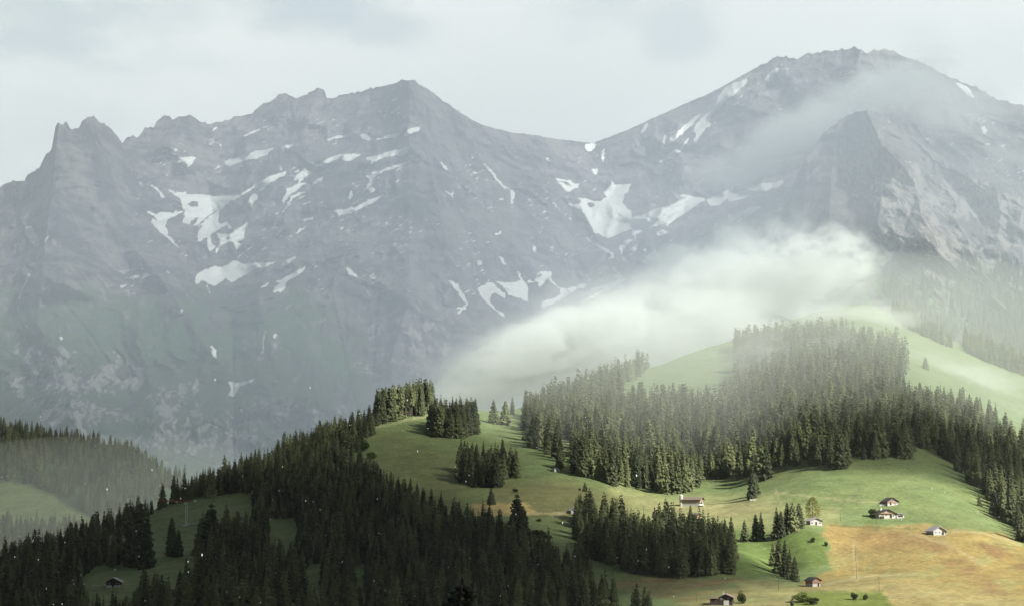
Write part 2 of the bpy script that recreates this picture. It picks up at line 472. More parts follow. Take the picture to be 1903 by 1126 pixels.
DR = np.interp(mc, [-420,0,110,230,450,600,760,850,960,1100,1250,1450,1600,1900,2350], [5000,5200,5300,5900,6300,6350,6200,6500,7000,7500,7450,7250,7000,7000,7200])
DB = np.interp(mc, [-420,0,400,760,1000,1200,1600,2350], [3500,3500,3600,3900,4300,4600,4700,4700])
NR = 560
s = np.linspace(0, 1, NR)[:, None]
py_base = 1010.0
wtop = sstep(s, 0.80, 1.0)
PYm = py_base + (ridge_sm[None, :] - py_base) * s + (ridge_py + jag - ridge_sm)[None, :] * wtop
# distance along the face: steep wall low down, ledge, then steeper upper face
def face_d(frac):
    return np.interp(frac, [0, 0.14, 0.30, 0.40, 0.55, 0.75, 0.9, 1.0, 1.3], [0, 0.10, 0.19, 0.33, 0.50, 0.72, 0.88, 1.0, 1.25])
Dm = DB[None, :] + (DR - DB)[None, :] * face_d((py_base - PYm) / (py_base - ridge_sm[None, :]))
Dm = blur(Dm, 8, 0)
PXm = mc[None, :] + 0 * Dm
def crest(pts, w, h):
    """pull the face towards the viewer along a spur line given in (column, row)"""
    global Dm
    sd = line_sd(PXm, PYm, [(a, b, 0) for a, b in pts], 3 * w)
    Dm = Dm - 0.62 * h * np.exp(-np.abs(sd) / w) * (np.abs(sd) < 3 * w - 1)
Dm0 = Dm.copy()
for pts, wd, h in (
    ([(760,150),(790,260),(815,380),(830,470),(850,560),(880,700)], 75, 420),
    ([(165,220),(185,330),(215,420),(300,520),(380,640),(430,700)], 55, 330),
    ([(590,165),(560,260),(500,330)], 45, 160),
    ([(330,215),(350,300)], 35, 140),
    ([(640,470),(610,560),(590,700),(600,850)], 45, 220),
    ([(760,560),(735,640),(720,800)], 30, 160),
    ([(1450,105),(1370,240),(1270,340),(1190,440),(1090,530),(1010,580)], 70, 60),
    ([(500,470),(480,560),(520,700)], 40, 170),
    ([(110,230),(90,400),(70,600),(120,700),(150,830)], 40, 200),
    ([(250,620),(280,720),(290,830)], 30, 140),
    ([(1600,90),(1560,250)], 60, 200)):
    crest(pts, wd, h)
for pts, wd, h in (([(390,365),(400,450),(410,500)], 60, -170), ([(1130,350),(1140,430),(1160,470)], 70, -60), ([(950,540),(1030,560)], 45, -200), ([(430,600),(438,850)], 16, -160), ([(700,560),(690,720)], 22, -120), ([(150,560),(60,520)], 60, -80)):
    crest(pts, wd, h)
Xw = ray(PXm, PYm)[0] * Dm0; Zw = ray(PXm, PYm)[1] * Dm0
keep = 1 - 0.75 * sstep(s, 0.93, 1.0)
wx = Xw + 90 * fbm(Xw / 420, Zw / 420, 3, 5); wz = Zw + 90 * fbm(Xw / 420 + 9, Zw / 420, 3, 6)
rel = (ridged(wx / 560, wz / 620, 6, 21) - 0.9) * 90
rel = rel + (ridged((wx + 0.35 * wz) / 170, (wz - .2 * wx) / 230, 5, 25) - 0.9) * 26
# dipping rock bands (strata fall to the lower left)
band = Zw - 0.34 * Xw + 60 * fbm(Xw / 500, Zw / 500, 3, 33)
ph = band / 105.0
saw = (ph - np.floor(ph))
rel = rel + (sstep(saw, 0.0, 0.75) - sstep(saw, 0.8, 1.0) - 0.5) * 34 * (0.6 + 0.9 * gnoise(Xw / 600, Zw / 600, 8))
rel = rel + 7 * fbm(Xw / 40, Zw / 55, 4, 37)
lowz = sstep(PYm, 560, 700)
rel = rel + lowz * ((ridged((wx + .2 * wz) / 62, wz / 95, 5, 39) - 0.9) * 22 + 5 * fbm(Xw / 14, Zw / 22, 3, 40))
Dm = Dm - rel * keep
pts3 = P(PXm, PYm, Dm)
# back side falling away
back = []
for k, (dd, dz) in enumerate(((60, -12), (400, -180), (1300, -900))):
    b_ = pts3[-1].copy(); b_[:, 1] += dd; b_[:, 2] += dz; back.append(b_)
foot = pts3[0].copy(); foot[:, 1] -= 250; foot[:, 2] -= 500
MV = np.concatenate([foot[None], pts3, np.array(back)], 0)
nr_, nc_ = MV.shape[:2]
MVf = MV.reshape(-1, 3)
MPX = np.concatenate([PXm[:1], PXm, PXm[-1:], PXm[-1:], PXm[-1:]], 0).ravel()
MPY = np.concatenate([PYm[:1] + 60, PYm, PYm[-1:] - 4, PYm[-1:] - 9, PYm[-1:] - 12], 0).ravel()

# snow fields, transcribed as outlines: (x offset, y offset, scale) of the drawing, then points
def T(o, pts): return [(o[0] + a / o[2], o[1] + b / o[2]) for a, b in pts]
def TL(o, pts): return [(o[0] + a / o[2], o[1] + b / o[2], c / o[2]) for a, b, c in pts]
A = (240, 220, 4.022); B = (460, 200, 3.128); C = (860, 240, 3.128); E = (1160, 60, 2.8156); H = (0, 480, 2.8156); K = (600, 480, 2.8156); Q = (1440, 180, 2.68)
SNOW_P = [
 T(A, [(240,505),(290,530),(350,560),(420,550),(440,570),(520,570),(640,578),(690,560),(720,578),(830,568),(900,530),(1000,470),(1080,440),(1165,402),(1160,428),(1050,490),(960,560),(990,510),(900,545),(830,590),(760,620),(700,670),(670,720),(670,770),(690,790),(740,765),(730,790),(660,840),(600,870),(620,940),(655,955),(600,995),(580,940),(585,890),(510,925),(515,860),(560,800),(480,815),(540,710),(450,790),(400,785),(415,700),(390,640),(385,600),(345,575)]),
 T(A, [(135,487),(190,505),(240,550),(270,585),(262,600),(235,585),(225,555),(180,520)]),
 T(A, [(130,690),(200,720),(240,700),(330,710),(400,690),(410,700),(330,735),(300,750),(270,800),(300,880),(380,975),(300,910),(210,830),(165,780),(170,750),(220,775),(190,735),(135,710)]),
 T(A, [(655,860),(760,865),(840,810),(890,770),(890,800),(860,840),(860,900),(800,930),(855,940),(800,980),(780,930),(750,920),(690,950),(645,1025),(650,980),(685,930)]),
 T(A, [(925,565),(965,570),(960,605),(915,655),(905,630),(875,645),(905,605)]),
 T(A, [(740,790),(765,810),(760,830),(738,815)]),
 T(A, [(205,295),(270,280),(285,325),(260,325),(245,300),(210,302)]),
 T(A, [(355,295),(500,290),(475,340),(445,368),(420,325),(380,330)]),
 T(A, [(710,325),(770,295),(800,300),(860,270),(880,290),(930,245),(1000,240),(1085,220),(1030,270),(960,300),(880,315),(800,340),(755,360),(720,345)]),
 T(A, [(1140,215),(1240,185),(1190,230),(1155,250)]),
 T(A, [(1050,820),(1130,775),(1080,815),(1055,828)]),
 T(H, [(1045,70),(1130,40),(1160,50),(1240,10),(1270,30),(1440,20),(1390,45),(1330,55),(1270,95),(1215,130),(1180,100),(1150,130),(1120,145),(1060,115),(1025,138),(1020,100)]),
 T(H, [(1475,30),(1540,0),(1545,5),(1480,40)]),
 T(H, [(1445,125),(1500,95),(1610,38),(1570,85),(1500,120),(1490,160),(1465,185),(1460,165),(1430,190),(1440,150),(1470,130)]),
 T(H, [(1365,153),(1410,125),(1400,145),(1370,158)]),
 T(H, [(935,262),(958,270),(955,290),(930,290)]),
 T(H, [(1200,640),(1250,650),(1335,628),(1320,645),(1260,665),(1220,725),(1195,712),(1205,690)]),
 T(H, [(1100,455),(1135,480),(1130,530),(1110,500)]),
 T(H, [(1435,390),(1450,395),(1440,425),(1432,415)]), T(H, [(305,408),(330,410),(325,435)]),
 T(A, [(0,355),(30,390),(25,405),(5,375)]),
 [(47,421),(60,420),(64,434),(70,437),(66,448),(63,454),(55,447),(47,436)], [(81,450),(92,437),(88,448),(82,453)],
 [(455,250),(483,240),(480,244),(458,254)],
 T(B, [(460,185),(570,155),(600,150),(620,170),(550,175),(470,195)]),
 T(B, [(655,160),(680,155),(720,178),(780,180),(830,155),(890,150),(860,180),(800,178),(740,195),(690,190),(660,175)]),
 T(B, [(915,150),(950,120),(1005,112),(1000,135),(930,160),(915,168)]),
 T(B, [(410,340),(450,305),(530,275),(600,270),(660,270),(620,300),(600,315),(560,310),(530,295),(470,325),(420,340)]),
 T(B, [(690,290),(760,280),(850,250),(900,240),(935,225),(935,260),(880,295),(880,275),(800,290),(730,320),(725,350),(720,305),(690,310)]),
 T(B, [(680,375),(720,380),(780,365),(880,330),(970,300),(900,340),(790,375),(730,400),(720,450),(640,525),(705,450),(710,420)]),
 T(B, [(725,455),(745,475),(735,490),(710,500)]),
 T(B, [(285,395),(350,340),(355,360),(400,340),(400,360),(330,410),(310,440),(340,440),(290,480),(250,510),(210,555),(195,550),(225,500),(230,475),(290,445),(300,415),(265,430)]),
 T(B, [(255,515),(300,495),(355,487),(300,510),(265,530),(235,580),(185,628),(230,570)]),
 T(B, [(375,450),(400,420),(450,405),(440,420),(390,445)]),
 T(B, [(320,650),(385,638),(380,650),(330,662)]), T(B, [(280,740),(300,710),(345,685),(320,715)]),
 T(B, [(590,500),(605,475),(610,515),(595,540)]),
 T(B, [(500,600),(580,590),(610,570),(615,585),(660,560),(700,540),(785,512),(740,550),(640,600),(600,615),(545,625),(530,640),(525,615)]),
 T(B, [(540,700),(565,692),(560,705),(545,710)]),
 T(B, [(580,935),(600,950),(625,985),(660,1010),(655,1020),(610,1000),(590,965)]), T(B, [(678,1042),(700,1075),(718,1105),(690,1075)]),
 T(B, [(1113,312),(1140,325),(1170,368),(1160,372),(1135,345)]), T(B, [(1145,480),(1175,500),(1205,490),(1190,520),(1150,490)]), T(B, [(1195,535),(1210,565),(1198,560)]), T(B, [(1230,580),(1251,605),(1245,612)]),
 T(B, [(200,905),(280,862),(270,885),(205,918)]), T(B, [(440,880),(465,865),(435,895)]),
 T(B, [(75,1045),(130,1012),(115,1035),(80,1050)]),
 T(C, [(120,190),(160,235),(205,290),(240,335),(280,345),(305,370),(290,435),(275,435),(280,385),(275,360),(245,345),(232,370),(235,345),(195,300),(150,240),(125,205)]),
 T(C, [(205,405),(240,403),(230,415)]), T(C, [(185,610),(232,588),(220,610),(195,622)]), T(C, [(55,650),(90,640),(70,655)]),
 T(C, [(80,770),(95,760),(115,778),(110,792),(88,790)]), T(C, [(210,740),(235,745),(248,790),(235,785),(215,755)]), T(C, [(405,678),(428,688),(422,728),(408,700)]),
 T(C, [(533,285),(570,290),(600,300),(630,300),(650,325),(680,315),(670,340),(640,350),(620,365),(600,362),(570,325)]),
 T(C, [(710,95),(740,82),(775,90),(772,115),(745,130),(718,125)]), T(C, [(815,120),(830,115),(828,150),(812,195),(805,165)]), T(C, [(745,238),(780,225),(785,262),(770,270)]), T(C, [(605,385),(618,395),(610,405)]),
 T(C, [(615,430),(670,440),(690,420),(670,400),(720,405),(760,420),(800,420),(835,400),(820,370),(860,330),(865,300),(880,325),(985,320),(960,360),(940,380),(935,430),(960,465),(985,480),(980,515),(1040,515),(1090,480),(1126,478),(1126,560),(1070,575),(1000,620),(985,615),(990,575),(850,635),(800,615),(760,600),(740,545),(670,500),(640,460)]),
 T(C, [(710,622),(750,640),(800,670),(870,720),(875,755),(845,755),(860,730),(790,685),(740,655)]), T(C, [(910,690),(935,650),(990,640),(950,680),(935,700),(925,730),(960,770),(930,770),(920,720)]), T(C, [(1028,665),(1000,720),(975,738),(1000,690)]), T(C, [(1126,695),(1090,720),(1050,760),(1060,785),(1126,770)]),
 T(C, [(80,925),(150,890),(180,895),(215,935),(250,960),(245,985),(190,950),(165,960),(155,1000),(200,1050),(240,1070),(248,1095),(220,1080),(160,1030),(120,990)]),
 T(C, [(180,880),(240,890),(300,890),(335,875),(315,825),(330,840),(350,880),(380,920),(380,1010),(360,990),(270,965),(240,930),(215,900)]),
 T(C, [(375,875),(420,885),(430,850),(470,825),(510,830),(520,880),(560,920),(610,930),(690,900),(715,900),(715,920),(660,930),(600,975),(540,1010),(460,1040),(460,1000),(530,985),(570,960),(570,935),(520,900),(495,860),(460,910),(440,915),(440,890),(380,895)]),
 T(C, [(735,930),(820,905),(900,880),(950,865),(935,885),(840,920),(760,940)]), T(C, [(665,1018),(760,960),(880,905),(915,895),(850,935),(740,990)]),
 T(E, [(0,900),(40,975),(110,950),(160,925),(240,910),(290,880),(245,835),(250,828),(290,848),(330,855),(420,868),(425,875),(360,920),(300,960),(260,985),(225,1020),(225,995),(180,1010),(110,1035),(60,1060),(40,1050),(45,1020),(0,1045)]),
 T(E, [(430,880),(470,860),(520,835),(575,810),(570,845),(620,830),(690,815),(700,795),(760,790),(830,775),(835,790),(795,820),(790,805),(740,838),(690,835),(640,865),(555,890),(545,870),(520,880),(500,905),(455,912)]),
 T(E, [(545,955),(610,940),(650,920),(720,908),(690,935),(625,975),(545,1035),(600,985),(620,962),(550,980)]),
 T(E, [(175,1045),(200,1035),(232,1045),(200,1065),(172,1065)]),
 T(E, [(88,525),(110,480),(127,473),(120,500),(100,530)]),
 T(E, [(235,590),(240,555),(280,520),(330,480),(390,425),(395,440),(350,490),(300,535),(260,570)]),
 T(E, [(360,520),(380,480),(430,425),(450,420),(520,300),(570,265),(640,245),(660,215),(640,265),(600,310),(540,355),(500,385),(470,420),(440,460),(455,480),(400,540),(370,578),(362,560),(380,530)]),
 T(E, [(215,668),(240,630),(290,605),(330,560),(345,545),(320,590),(295,625),(240,665)]),
 T(E, [(735,250),(755,215),(800,185),(815,190),(795,215),(770,240),(760,262)]), T(E, [(800,220),(850,220),(848,235),(810,230)]), T(E, [(820,165),(832,165),(825,185)]), T(E, [(835,190),(878,192),(840,198)]),
 [(1772,152),(1786,156),(1802,166),(1812,185),(1802,180),(1786,166)], [(1800,228),(1806,238),(1803,238)], [(1823,236),(1834,240),(1832,249),(1825,247)], [(1831,266),(1842,267),(1838,271),(1831,270)], [(1858,270),(1866,272),(1860,273)],
]
SNOW_L = [
 [(60,500,1),(50,520,4),(40,540,3),(36,550,4),(34,575,1.4),(45,602,1.5),(60,614,2),(70,628,1)],
 TL(H, [(1072,120,3),(1085,150,6),(1108,192,3)]), TL(H, [(1200,760,2),(1205,800,5),(1225,860,6),(1238,930,6),(1244,1030,7)]), TL(H, [(1375,500,6),(1378,430,8),(1390,370,4)]),
 TL(H, [(1060,850,3),(1130,880,7),(1215,925,5)]), TL(H, [(1495,268,4),(1525,240,4)]), TL(H, [(848,50,3),(885,75,4)]), TL(H, [(715,90,6),(728,104,5)]),
 TL(A, [(625,150,6),(660,180,5),(693,215,10)]), TL(A, [(860,132,5),(920,105,14),(975,88,12)]), TL(A, [(1000,72,5),(1040,58,8)]), TL(A, [(625,92,10),(660,60,8)]), TL(A, [(55,462,6),(105,500,8)]), TL(A, [(810,1040,10),(860,1000,8),(920,960,5)]), TL(A, [(985,985,8),(1020,968,10)]), TL(A, [(650,378,10),(675,362,12)]),
 TL(B, [(0,478,4),(60,450,22),(150,400,18),(220,380,18)]), TL(B, [(30,540,24),(50,515,16)]), TL(B, [(225,395,3),(270,397,3)]), TL(B, [(198,350,12),(198,365,12)]), TL(B, [(230,475,3),(300,450,5)]),
 TL(C, [(530,430,5),(570,478,4)]), TL(C, [(618,518,9),(632,538,6)]), TL(K, [(660,118,4),(700,150,24),(730,200,14),(755,240,12),(710,285,10)]), TL(K, [(130,55,14),(165,95,22),(200,125,12)]), TL(K, [(215,150,6),(248,195,4)]), TL(K, [(700,260,8),(745,262,14)]),
 TL(E, [(200,600,14),(215,545,8),(222,550,8)]), TL(E, [(400,640,5),(375,647,5)]), TL(E, [(70,1100,10),(55,1080,6),(70,1050,3)]),
]
HOLES = [T(A, [(435,645),(470,625),(515,620),(510,665),(465,660)]), T(C, [(722,435),(745,425),(778,440),(755,458),(730,452)]), T(A, [(480,815),(520,790),(660,680),(640,700),(530,800)]), T(C, [(425,858),(450,840),(460,850),(440,868)])]
mpx = MPX + 2.3 * fbm(MPX / 7, MPY / 7, 3, 91); mpy = MPY + 1.6 * fbm(MPX / 6 + 7, MPY / 5, 3, 92)
snow = np.full(len(MPX), -8.0)
for pl in SNOW_P: snow = np.maximum(snow, poly_sd(mpx, mpy, pl, 8.0) + 0.3)
for pl in SNOW_L: snow = np.maximum(snow, line_sd(mpx, mpy, pl, 8.0) + 0.2)
for pl in HOLES: snow = np.minimum(snow, -poly_sd(mpx, mpy, pl, 8.0))
# scattered small remnants high on the faces
ca_, sa_ = math.cos(R(-27)), math.sin(R(-27))
us, vs_ = MPX * ca_ + MPY * sa_, -MPX * sa_ + MPY * ca_
spk = fbm(us / 17, vs_ / 3.6, 4, 95, .6) + 0.55 * fbm(MPX / 70, MPY / 50, 2, 96)
zone = sstep(MPY - np.interp(MPX, mc, ridge_py), 12, 40) * (1 - sstep(MPY, 500, 600)) * sstep(MPX, 160, 260)
zone2 = sstep(line_sd(MPX, MPY, [(1450,115,10),(1370,155,26),(1300,225,34),(1245,290,24)], 60), -22, 6)
snow = np.maximum(snow, np.clip((spk - 0.80 + 0.42 * zone2) * 7, -8, 1.2) * np.where(zone > .5, 1, 0) - 8 * (zone <= .5))
gx = MPX + 22 * fbm(MPX / 60, MPY / 60, 4, 101); gy = MPY + 22 * fbm(MPX / 60 + 5, MPY / 60, 4, 102)
nG = fbm(MPX / 38, MPY / 26, 5, 103)
grassy = sstep(gy, 430, 640) * (1 - sstep(gx, 520, 800)) * 0.9 + sstep(gy, 560, 720) * 0.35
grassy = grassy * (0.35 + 0.65 * sstep(nG, -0.9, 0.5))
pale = np.zeros(len(MPX))
for (cx, cy, rx, ry, k) in ((95,700,95,60,1),(130,760,75,80,.9),(60,650,60,40,.6),(300,690,60,40,.5),(420,830,80,60,.7),(540,720,60,60,.6),(215,700,60,45,1),(190,770,60,60,.8),(330,740,60,40,1),(350,810,110,60,.9),(260,830,60,40,.7),(470,780,90,60,.8),(600,800,110,70,.7),(480,640,45,45,.6),(590,620,50,90,.5),(700,660,40,80,.6),(640,560,60,60,.35),(790,620,60,90,.6),(770,560,30,60,.4),(840,660,50,60,.5),(380,600,50,40,.4),(110,480,50,50,.35),(210,540,60,50,.4),(250,540,50,40,.4)):
    pale = np.maximum(pale, k * (1 - sstep(((gx - cx) / rx) ** 2 + ((gy - cy) / ry) ** 2, 0.3, 1.3)))
pn = fbm((MPX + 0.2 * MPY + 9 * gnoise(MPX / 20, MPY / 20, 3)) / 17, MPY / 26, 6, 105, .72) + .5 * fbm(MPX / 45, MPY / 60, 3, 106)
pale = pale * (0.35 + 0.4 * sstep(pn, -0.6, 0.7))
grassy = grassy * (1 - 0.85 * sstep(pale, 0.2, 0.6))
low = sstep(MPY, 820, 900) * (1 - sstep(MPX, 300, 420))

def rock_mat(name, c_dark, c_light, c_pale, c_grass, sc=1.0):
    m, n, b = principled(name, 0.9, 0.15)
    pos = n.node('ShaderNodeNewGeometry').outputs['Position']
    at = lambda k: n.node('ShaderNodeAttribute', attribute_name=k).outputs['Fac']
    n1_ = n.noise(0.004 * sc, 8, 0.65, n.mapping(pos, (1, 1, 0.6)))
    n2_ = n.noise(0.03 * sc, 6, 0.7, n.mapping(pos, (1.6, 1.0, 0.5), rot=(0, R(-12), 0)))
    n3_ = n.noise(0.012 * sc, 6, 0.7, n.mapping(pos, (0.35, 0.6, 3.0), rot=(0, R(-18), 0)))
    n4_ = n.noise(0.020 * sc, 7, 0.75, n.mapping(pos, (1.5, .7, 0.8), rot=(0, R(14), 0)), dist=.5)
    f = n.math('MULTIPLY', n.math('ADD', n1_, n.math('ADD', n2_, n3_)), 0.3334)
    rock = n.mix(n.smooth(f, 0.43, 0.57), c_dark, c_light)
    rock = n.mix(n.math('MULTIPLY', n.smooth(n.math('ADD', at('pale'), n.math('ADD', n.math('MULTIPLY', n.math('SUBTRACT', n4_, 0.5), 2.2), n.math('MULTIPLY', n.math('SUBTRACT', n2_, 0.5), 1.4))), 0.34, 0.72), 0.9), rock, c_pale)
    gr = n.smooth(n.math('ADD', at('grassy'), n.math('MULTIPLY', n.math('SUBTRACT', f, 0.5), 1.3)), 0.3, 0.65)
    c = n.mix(gr, rock, c_grass)
    sn = n.math('ADD', at('snow'), n.math('ADD', n.math('MULTIPLY', n.math('SUBTRACT', n2_, 0.5), 4.5), n.math('MULTIPLY', n.math('SUBTRACT', n4_, 0.5), 3.5)))
    sf = n.smooth(sn, -0.3, 0.4)
    c = n.mix(sf, c, n.mix(n1_, (0.46, 0.50, 0.49), (0.66, 0.69, 0.67)))
    n.link(c, b.inputs['Base Color'])
    bp = n.node('ShaderNodeBump'); bp.inputs['Strength'].default_value = 0.8; bp.inputs['Distance'].default_value = 22.0 / sc
    hh = n.math('MULTIPLY', n.math('ADD', n2_, n3_), n.math('SUBTRACT', 1.0, n.math('MULTIPLY', sf, 0.85)))
    n.link(hh, bp.inputs['Height']); n.link(bp.outputs[0], b.inputs['Normal'])
    return m
M_rock = rock_mat('mountain_rock', (0.030, 0.032, 0.038), (0.175, 0.170, 0.168), (0.36, 0.355, 0.335), (0.052, 0.088, 0.040))
me = np_mesh('mountain', MVf, grid_faces(nr_, nc_), True)
attr(me, 'snow', snow); attr(me, 'grassy', np.clip(grassy + low, 0, 1.2)); attr(me, 'pale', pale)
tag(link('mountain', me, M_rock), 'snow streaked rocky mountain range fading into haze', kind='structure')

# ------------------------------------------------------------------ nearer limestone massif on the right
R2 = [(1300,640),(1370,560),(1405,480),(1440,425),(1455,395),(1470,352),(1485,318),(1500,290),(1520,262),(1540,238),(1560,224),(1580,212),(1610,205),(1632,208),(1650,220),(1680,243),(1705,262),(1730,280),(1760,298),(1800,322),(1820,328),(1850,340),(1880,352),(1903,366),(2000,420),(2150,520),(2350,640)]
mc2 = np.arange(1300, 2351, 2.0)
rp2 = blur(np.interp(mc2, [a for a, b in R2], [b for a, b in R2]), 10, 0)
jg2 = 2.6 * fbm(mc2 / 16, mc2 * 0 + 8, 4, 55) - 3.0 * (ridged(mc2 / 15, mc2 * 0 + 2, 3, 56) - .8)
base2 = np.interp(mc2, [1300, 1500, 1600, 1700, 1780, 1903, 2350], [720, 700, 640, 650, 690, 735, 830])
DB2 = np.interp(mc2, [1300, 1600, 1903, 2350], [2900, 2700, 2620, 2600]); DR2 = np.interp(mc2, [1300, 1600, 1903, 2350], [3700, 4300, 4100, 3700])
NR2 = 420
s2 = np.linspace(0, 1, NR2)[:, None]
PY2 = base2[None] + (rp2 - base2)[None] * s2 + jg2[None] * sstep(s2, .82, 1); PX2 = mc2[None] + 0 * PY2
D20 = DB2[None] + (DR2 - DB2)[None] * np.interp(s2, [0, .15, .35, .55, .75, 1], [0, .2, .38, .55, .78, 1.0])
D2 = D20.copy()
def crest2(pts, w, h):
    global D2
    sd = line_sd(PX2, PY2, [(a, b, 0) for a, b in pts], 3 * w)
    D2 = D2 - h * np.exp(-np.abs(sd) / w) * (np.abs(sd) < 3 * w - 1)
for pts, wd, h in (([(1610,205),(1640,270),(1680,310),(1700,340),(1712,400),(1735,440)], 32, 230), ([(1680,300),(1640,360),(1630,420),(1600,470)], 18, 110),
                   ([(1800,325),(1770,400),(1800,450)], 22, 120), ([(1850,345),(1860,400),(1850,470)], 16, 120), ([(1645,430),(1720,450),(1800,490),(1903,545)], 24, 120),
                   ([(1660,425),(1690,470),(1740,540)], 20, 100), ([(1560,240),(1545,330),(1540,420)], 22, 90), ([(1500,300),(1490,420)], 22, 60), ([(1903,370),(1890,440)], 18, 90)):
    crest2(pts, wd, h)
for pts, wd, h in (([(1590,300),(1600,420)], 16, -90), ([(1720,330),(1690,400),(1680,430)], 12, -110), ([(1790,350),(1760,420)], 10, -60), ([(1815,360),(1830,430)], 8, -60)):
    crest2(pts, wd, h)
X2 = ray(PX2, PY2)[0] * D20; Z2 = ray(PX2, PY2)[1] * D20
k2 = 1 - 0.6 * sstep(s2, 0.95, 1)
hi2 = 0.35 + 0.65 * sstep(s2, 0.22, 0.5)
wx = X2 + 40 * fbm(X2 / 200, Z2 / 200, 3, 61); wz = Z2 + 40 * fbm(X2 / 200 + 3, Z2 / 200, 3, 62)
rel2 = (ridged((wx + 0.15 * wz) / 230, wz / 420, 6, 63) - 0.9) * 95 + (ridged((wx - 0.2 * wz) / 62, wz / 170, 4, 65) - 0.9) * 22
b2 = (Z2 + 0.42 * X2 + 25 * fbm(X2 / 150, Z2 / 150, 3, 67)) / 62.0
sw = b2 - np.floor(b2)
rel2 = rel2 + (sstep(sw, 0, .7) - sstep(sw, .8, 1) - .5) * 26 + 4 * fbm(X2 / 16, Z2 / 20, 4, 68)
D2 = D2 - rel2 * k2 * hi2
p2 = P(PX2, PY2, D2)
bk = []
for dd, dz in ((40, -8), (250, -120), (900, -700)):
    b_ = p2[-1].copy(); b_[:, 1] += dd; b_[:, 2] += dz; bk.append(b_)
ft = p2[0].copy(); ft[:, 1] -= 60; ft[:, 2] -= 220
M2 = np.concatenate([ft[None], p2, np.array(bk)], 0)
nr2, nc2 = M2.shape[:2]
M2f = M2.reshape(-1, 3); f2 = grid_faces(nr2, nc2)
QX = np.concatenate([PX2[:1], PX2, PX2[-1:], PX2[-1:], PX2[-1:]], 0).ravel(); QY = np.concatenate([PY2[:1] + 30, PY2, PY2[-1:], PY2[-1:], PY2[-1:]], 0).ravel()
massif_bvh = BVHTree.FromPolygons(M2f.tolist(), f2.tolist())
sn2 = np.full(len(QX), -8.0)
for pl in (T(Q, [(560,120),(580,120),(575,130)]), T(Q, [(680,195),(712,200),(710,218)]), T(Q, [(648,322),(680,325),(672,333)]), T(Q, [(828,335),(842,345),(838,350)]), T(Q, [(765,392),(786,398),(775,402)]), T(Q, [(1095,392),(1112,395),(1100,400)])):
    sn2 = np.maximum(sn2, poly_sd(QX, QY, pl, 8) + 0.2)
g2x = QX + 14 * fbm(QX / 30, QY / 30, 4, 111); g2y = QY + 14 * fbm(QX / 30 + 4, QY / 30, 4, 112)
ng2 = fbm((QX - 0.8 * QY) / 30, (QX * 0.5 + QY) / 60, 4, 113)
gr2 = sstep(g2y - 0.28 * (g2x - 1640), 440, 560) * 0.95 * sstep(ng2, -0.7, 0.2) + 0.75 * sstep(ng2, 0.0, 0.5) * sstep(g2x, 1700, 1760) * sstep(g2y, 330, 420)
pl2 = np.zeros(len(QX))
for (cx, cy, rx, ry, k) in ((1660,360,45,60,1),(1700,340,30,40,.9),(1720,400,40,50,1),(1800,370,60,45,1),(1870,400,60,50,1),(1903,440,60,50,.9),(1760,450,60,40,.8),(1670,440,40,30,.8),(1820,470,60,40,.8),(1590,330,40,80,.5),(1640,260,50,40,.45),(1740,520,40,30,.6),(1515,380,14,50,.5),(1560,300,20,60,.4),(1885,520,50,16,.8)):
    pl2 = np.maximum(pl2, k * (1 - sstep(((g2x - cx) / rx) ** 2 + ((g2y - cy) / ry) ** 2, 0.3, 1.4)))
pl2 = pl2 * (.45 + .4 * sstep(fbm((QX - .35 * QY) / 13, QY / 24, 5, 115, .65), -0.45, 0.4))
gr2 = gr2 * (1 - 0.9 * sstep(pl2, 0.25, 0.6))
M_rock2 = rock_mat('limestone', (0.10, 0.095, 0.10), (0.20, 0.185, 0.175), (0.42, 0.39, 0.345), (0.105, 0.165, 0.075), 2.2)
me = np_mesh('limestone_massif', M2f, f2, True)
attr(me, 'snow', sn2); attr(me, 'grassy', gr2); attr(me, 'pale', pl2)
tag(link('rocky_hill', me, M_rock2), 'pale limestone massif with grassy ledges above the right meadow', kind='structure')

# ------------------------------------------------------------------ hillside across the valley on the left
R3 = [(-420,690),(-200,740),(-60,778),(20,795),(80,808),(130,817),(180,824),(232,826),(255,834),(285,858),(320,880),(365,905),(450,960),(600,1040),(750,1100)]
mc3 = np.arange(-420, 751, 4.0)
rp3 = np.interp(mc3, [a for a, b in R3], [b for a, b in R3])
rp3 = blur(rp3, 4, 0) + 2 * fbm(mc3 / 30, mc3 * 0, 3, 121)
bs3 = np.full(mc3.shape, 1150.0)
s3 = np.linspace(0, 1, 160)[:, None]
PY3 = bs3[None] + (rp3 - bs3)[None] * s3; PX3 = mc3[None] + 0 * PY3
D3 = 1950 + (np.interp(mc3, [-420, 0, 400, 750], [3300, 3100, 2700, 2300]) - 1950)[None] * s3 ** 1.15
X3 = ray(PX3, PY3)[0] * D3
D3 = D3 - 26 * fbm(X3 / 160, D3 / 200, 5, 123) * (1 - 0.6 * sstep(s3, .95, 1))
p3 = P(PX3, PY3, D3)
bk = []
for dd, dz in ((50, -8), (350, -120), (900, -500)):
    b_ = p3[-1].copy(); b_[:, 1] += dd; b_[:, 2] += dz; bk.append(b_)
M3 = np.concatenate([p3, np.array(bk)], 0); n3r, n3c = M3.shape[:2]
M3f = M3.reshape(-1, 3); f3 = grid_faces(n3r, n3c)
left_bvh = BVHTree.FromPolygons(M3f.tolist(), f3.tolist())
LX, LY = proj(M3f)
c3 = np.zeros((len(M3f), 3)) + (0.055, 0.082, 0.040)
n3 = fbm(M3f[:, 0] / 60, M3f[:, 1] / 90, 4, 125)
c3 = c3 * (1 + 0.35 * n3)[:, None]
lx = LX + 10 * fbm(LX / 25, LY / 25, 3, 127)
m = sstep(poly_sd(lx, LY, [(-300,880),(0,895),(60,903),(108,925),(165,962),(190,975),(150,985),(60,975),(-300,985)], 40), -5, 5)
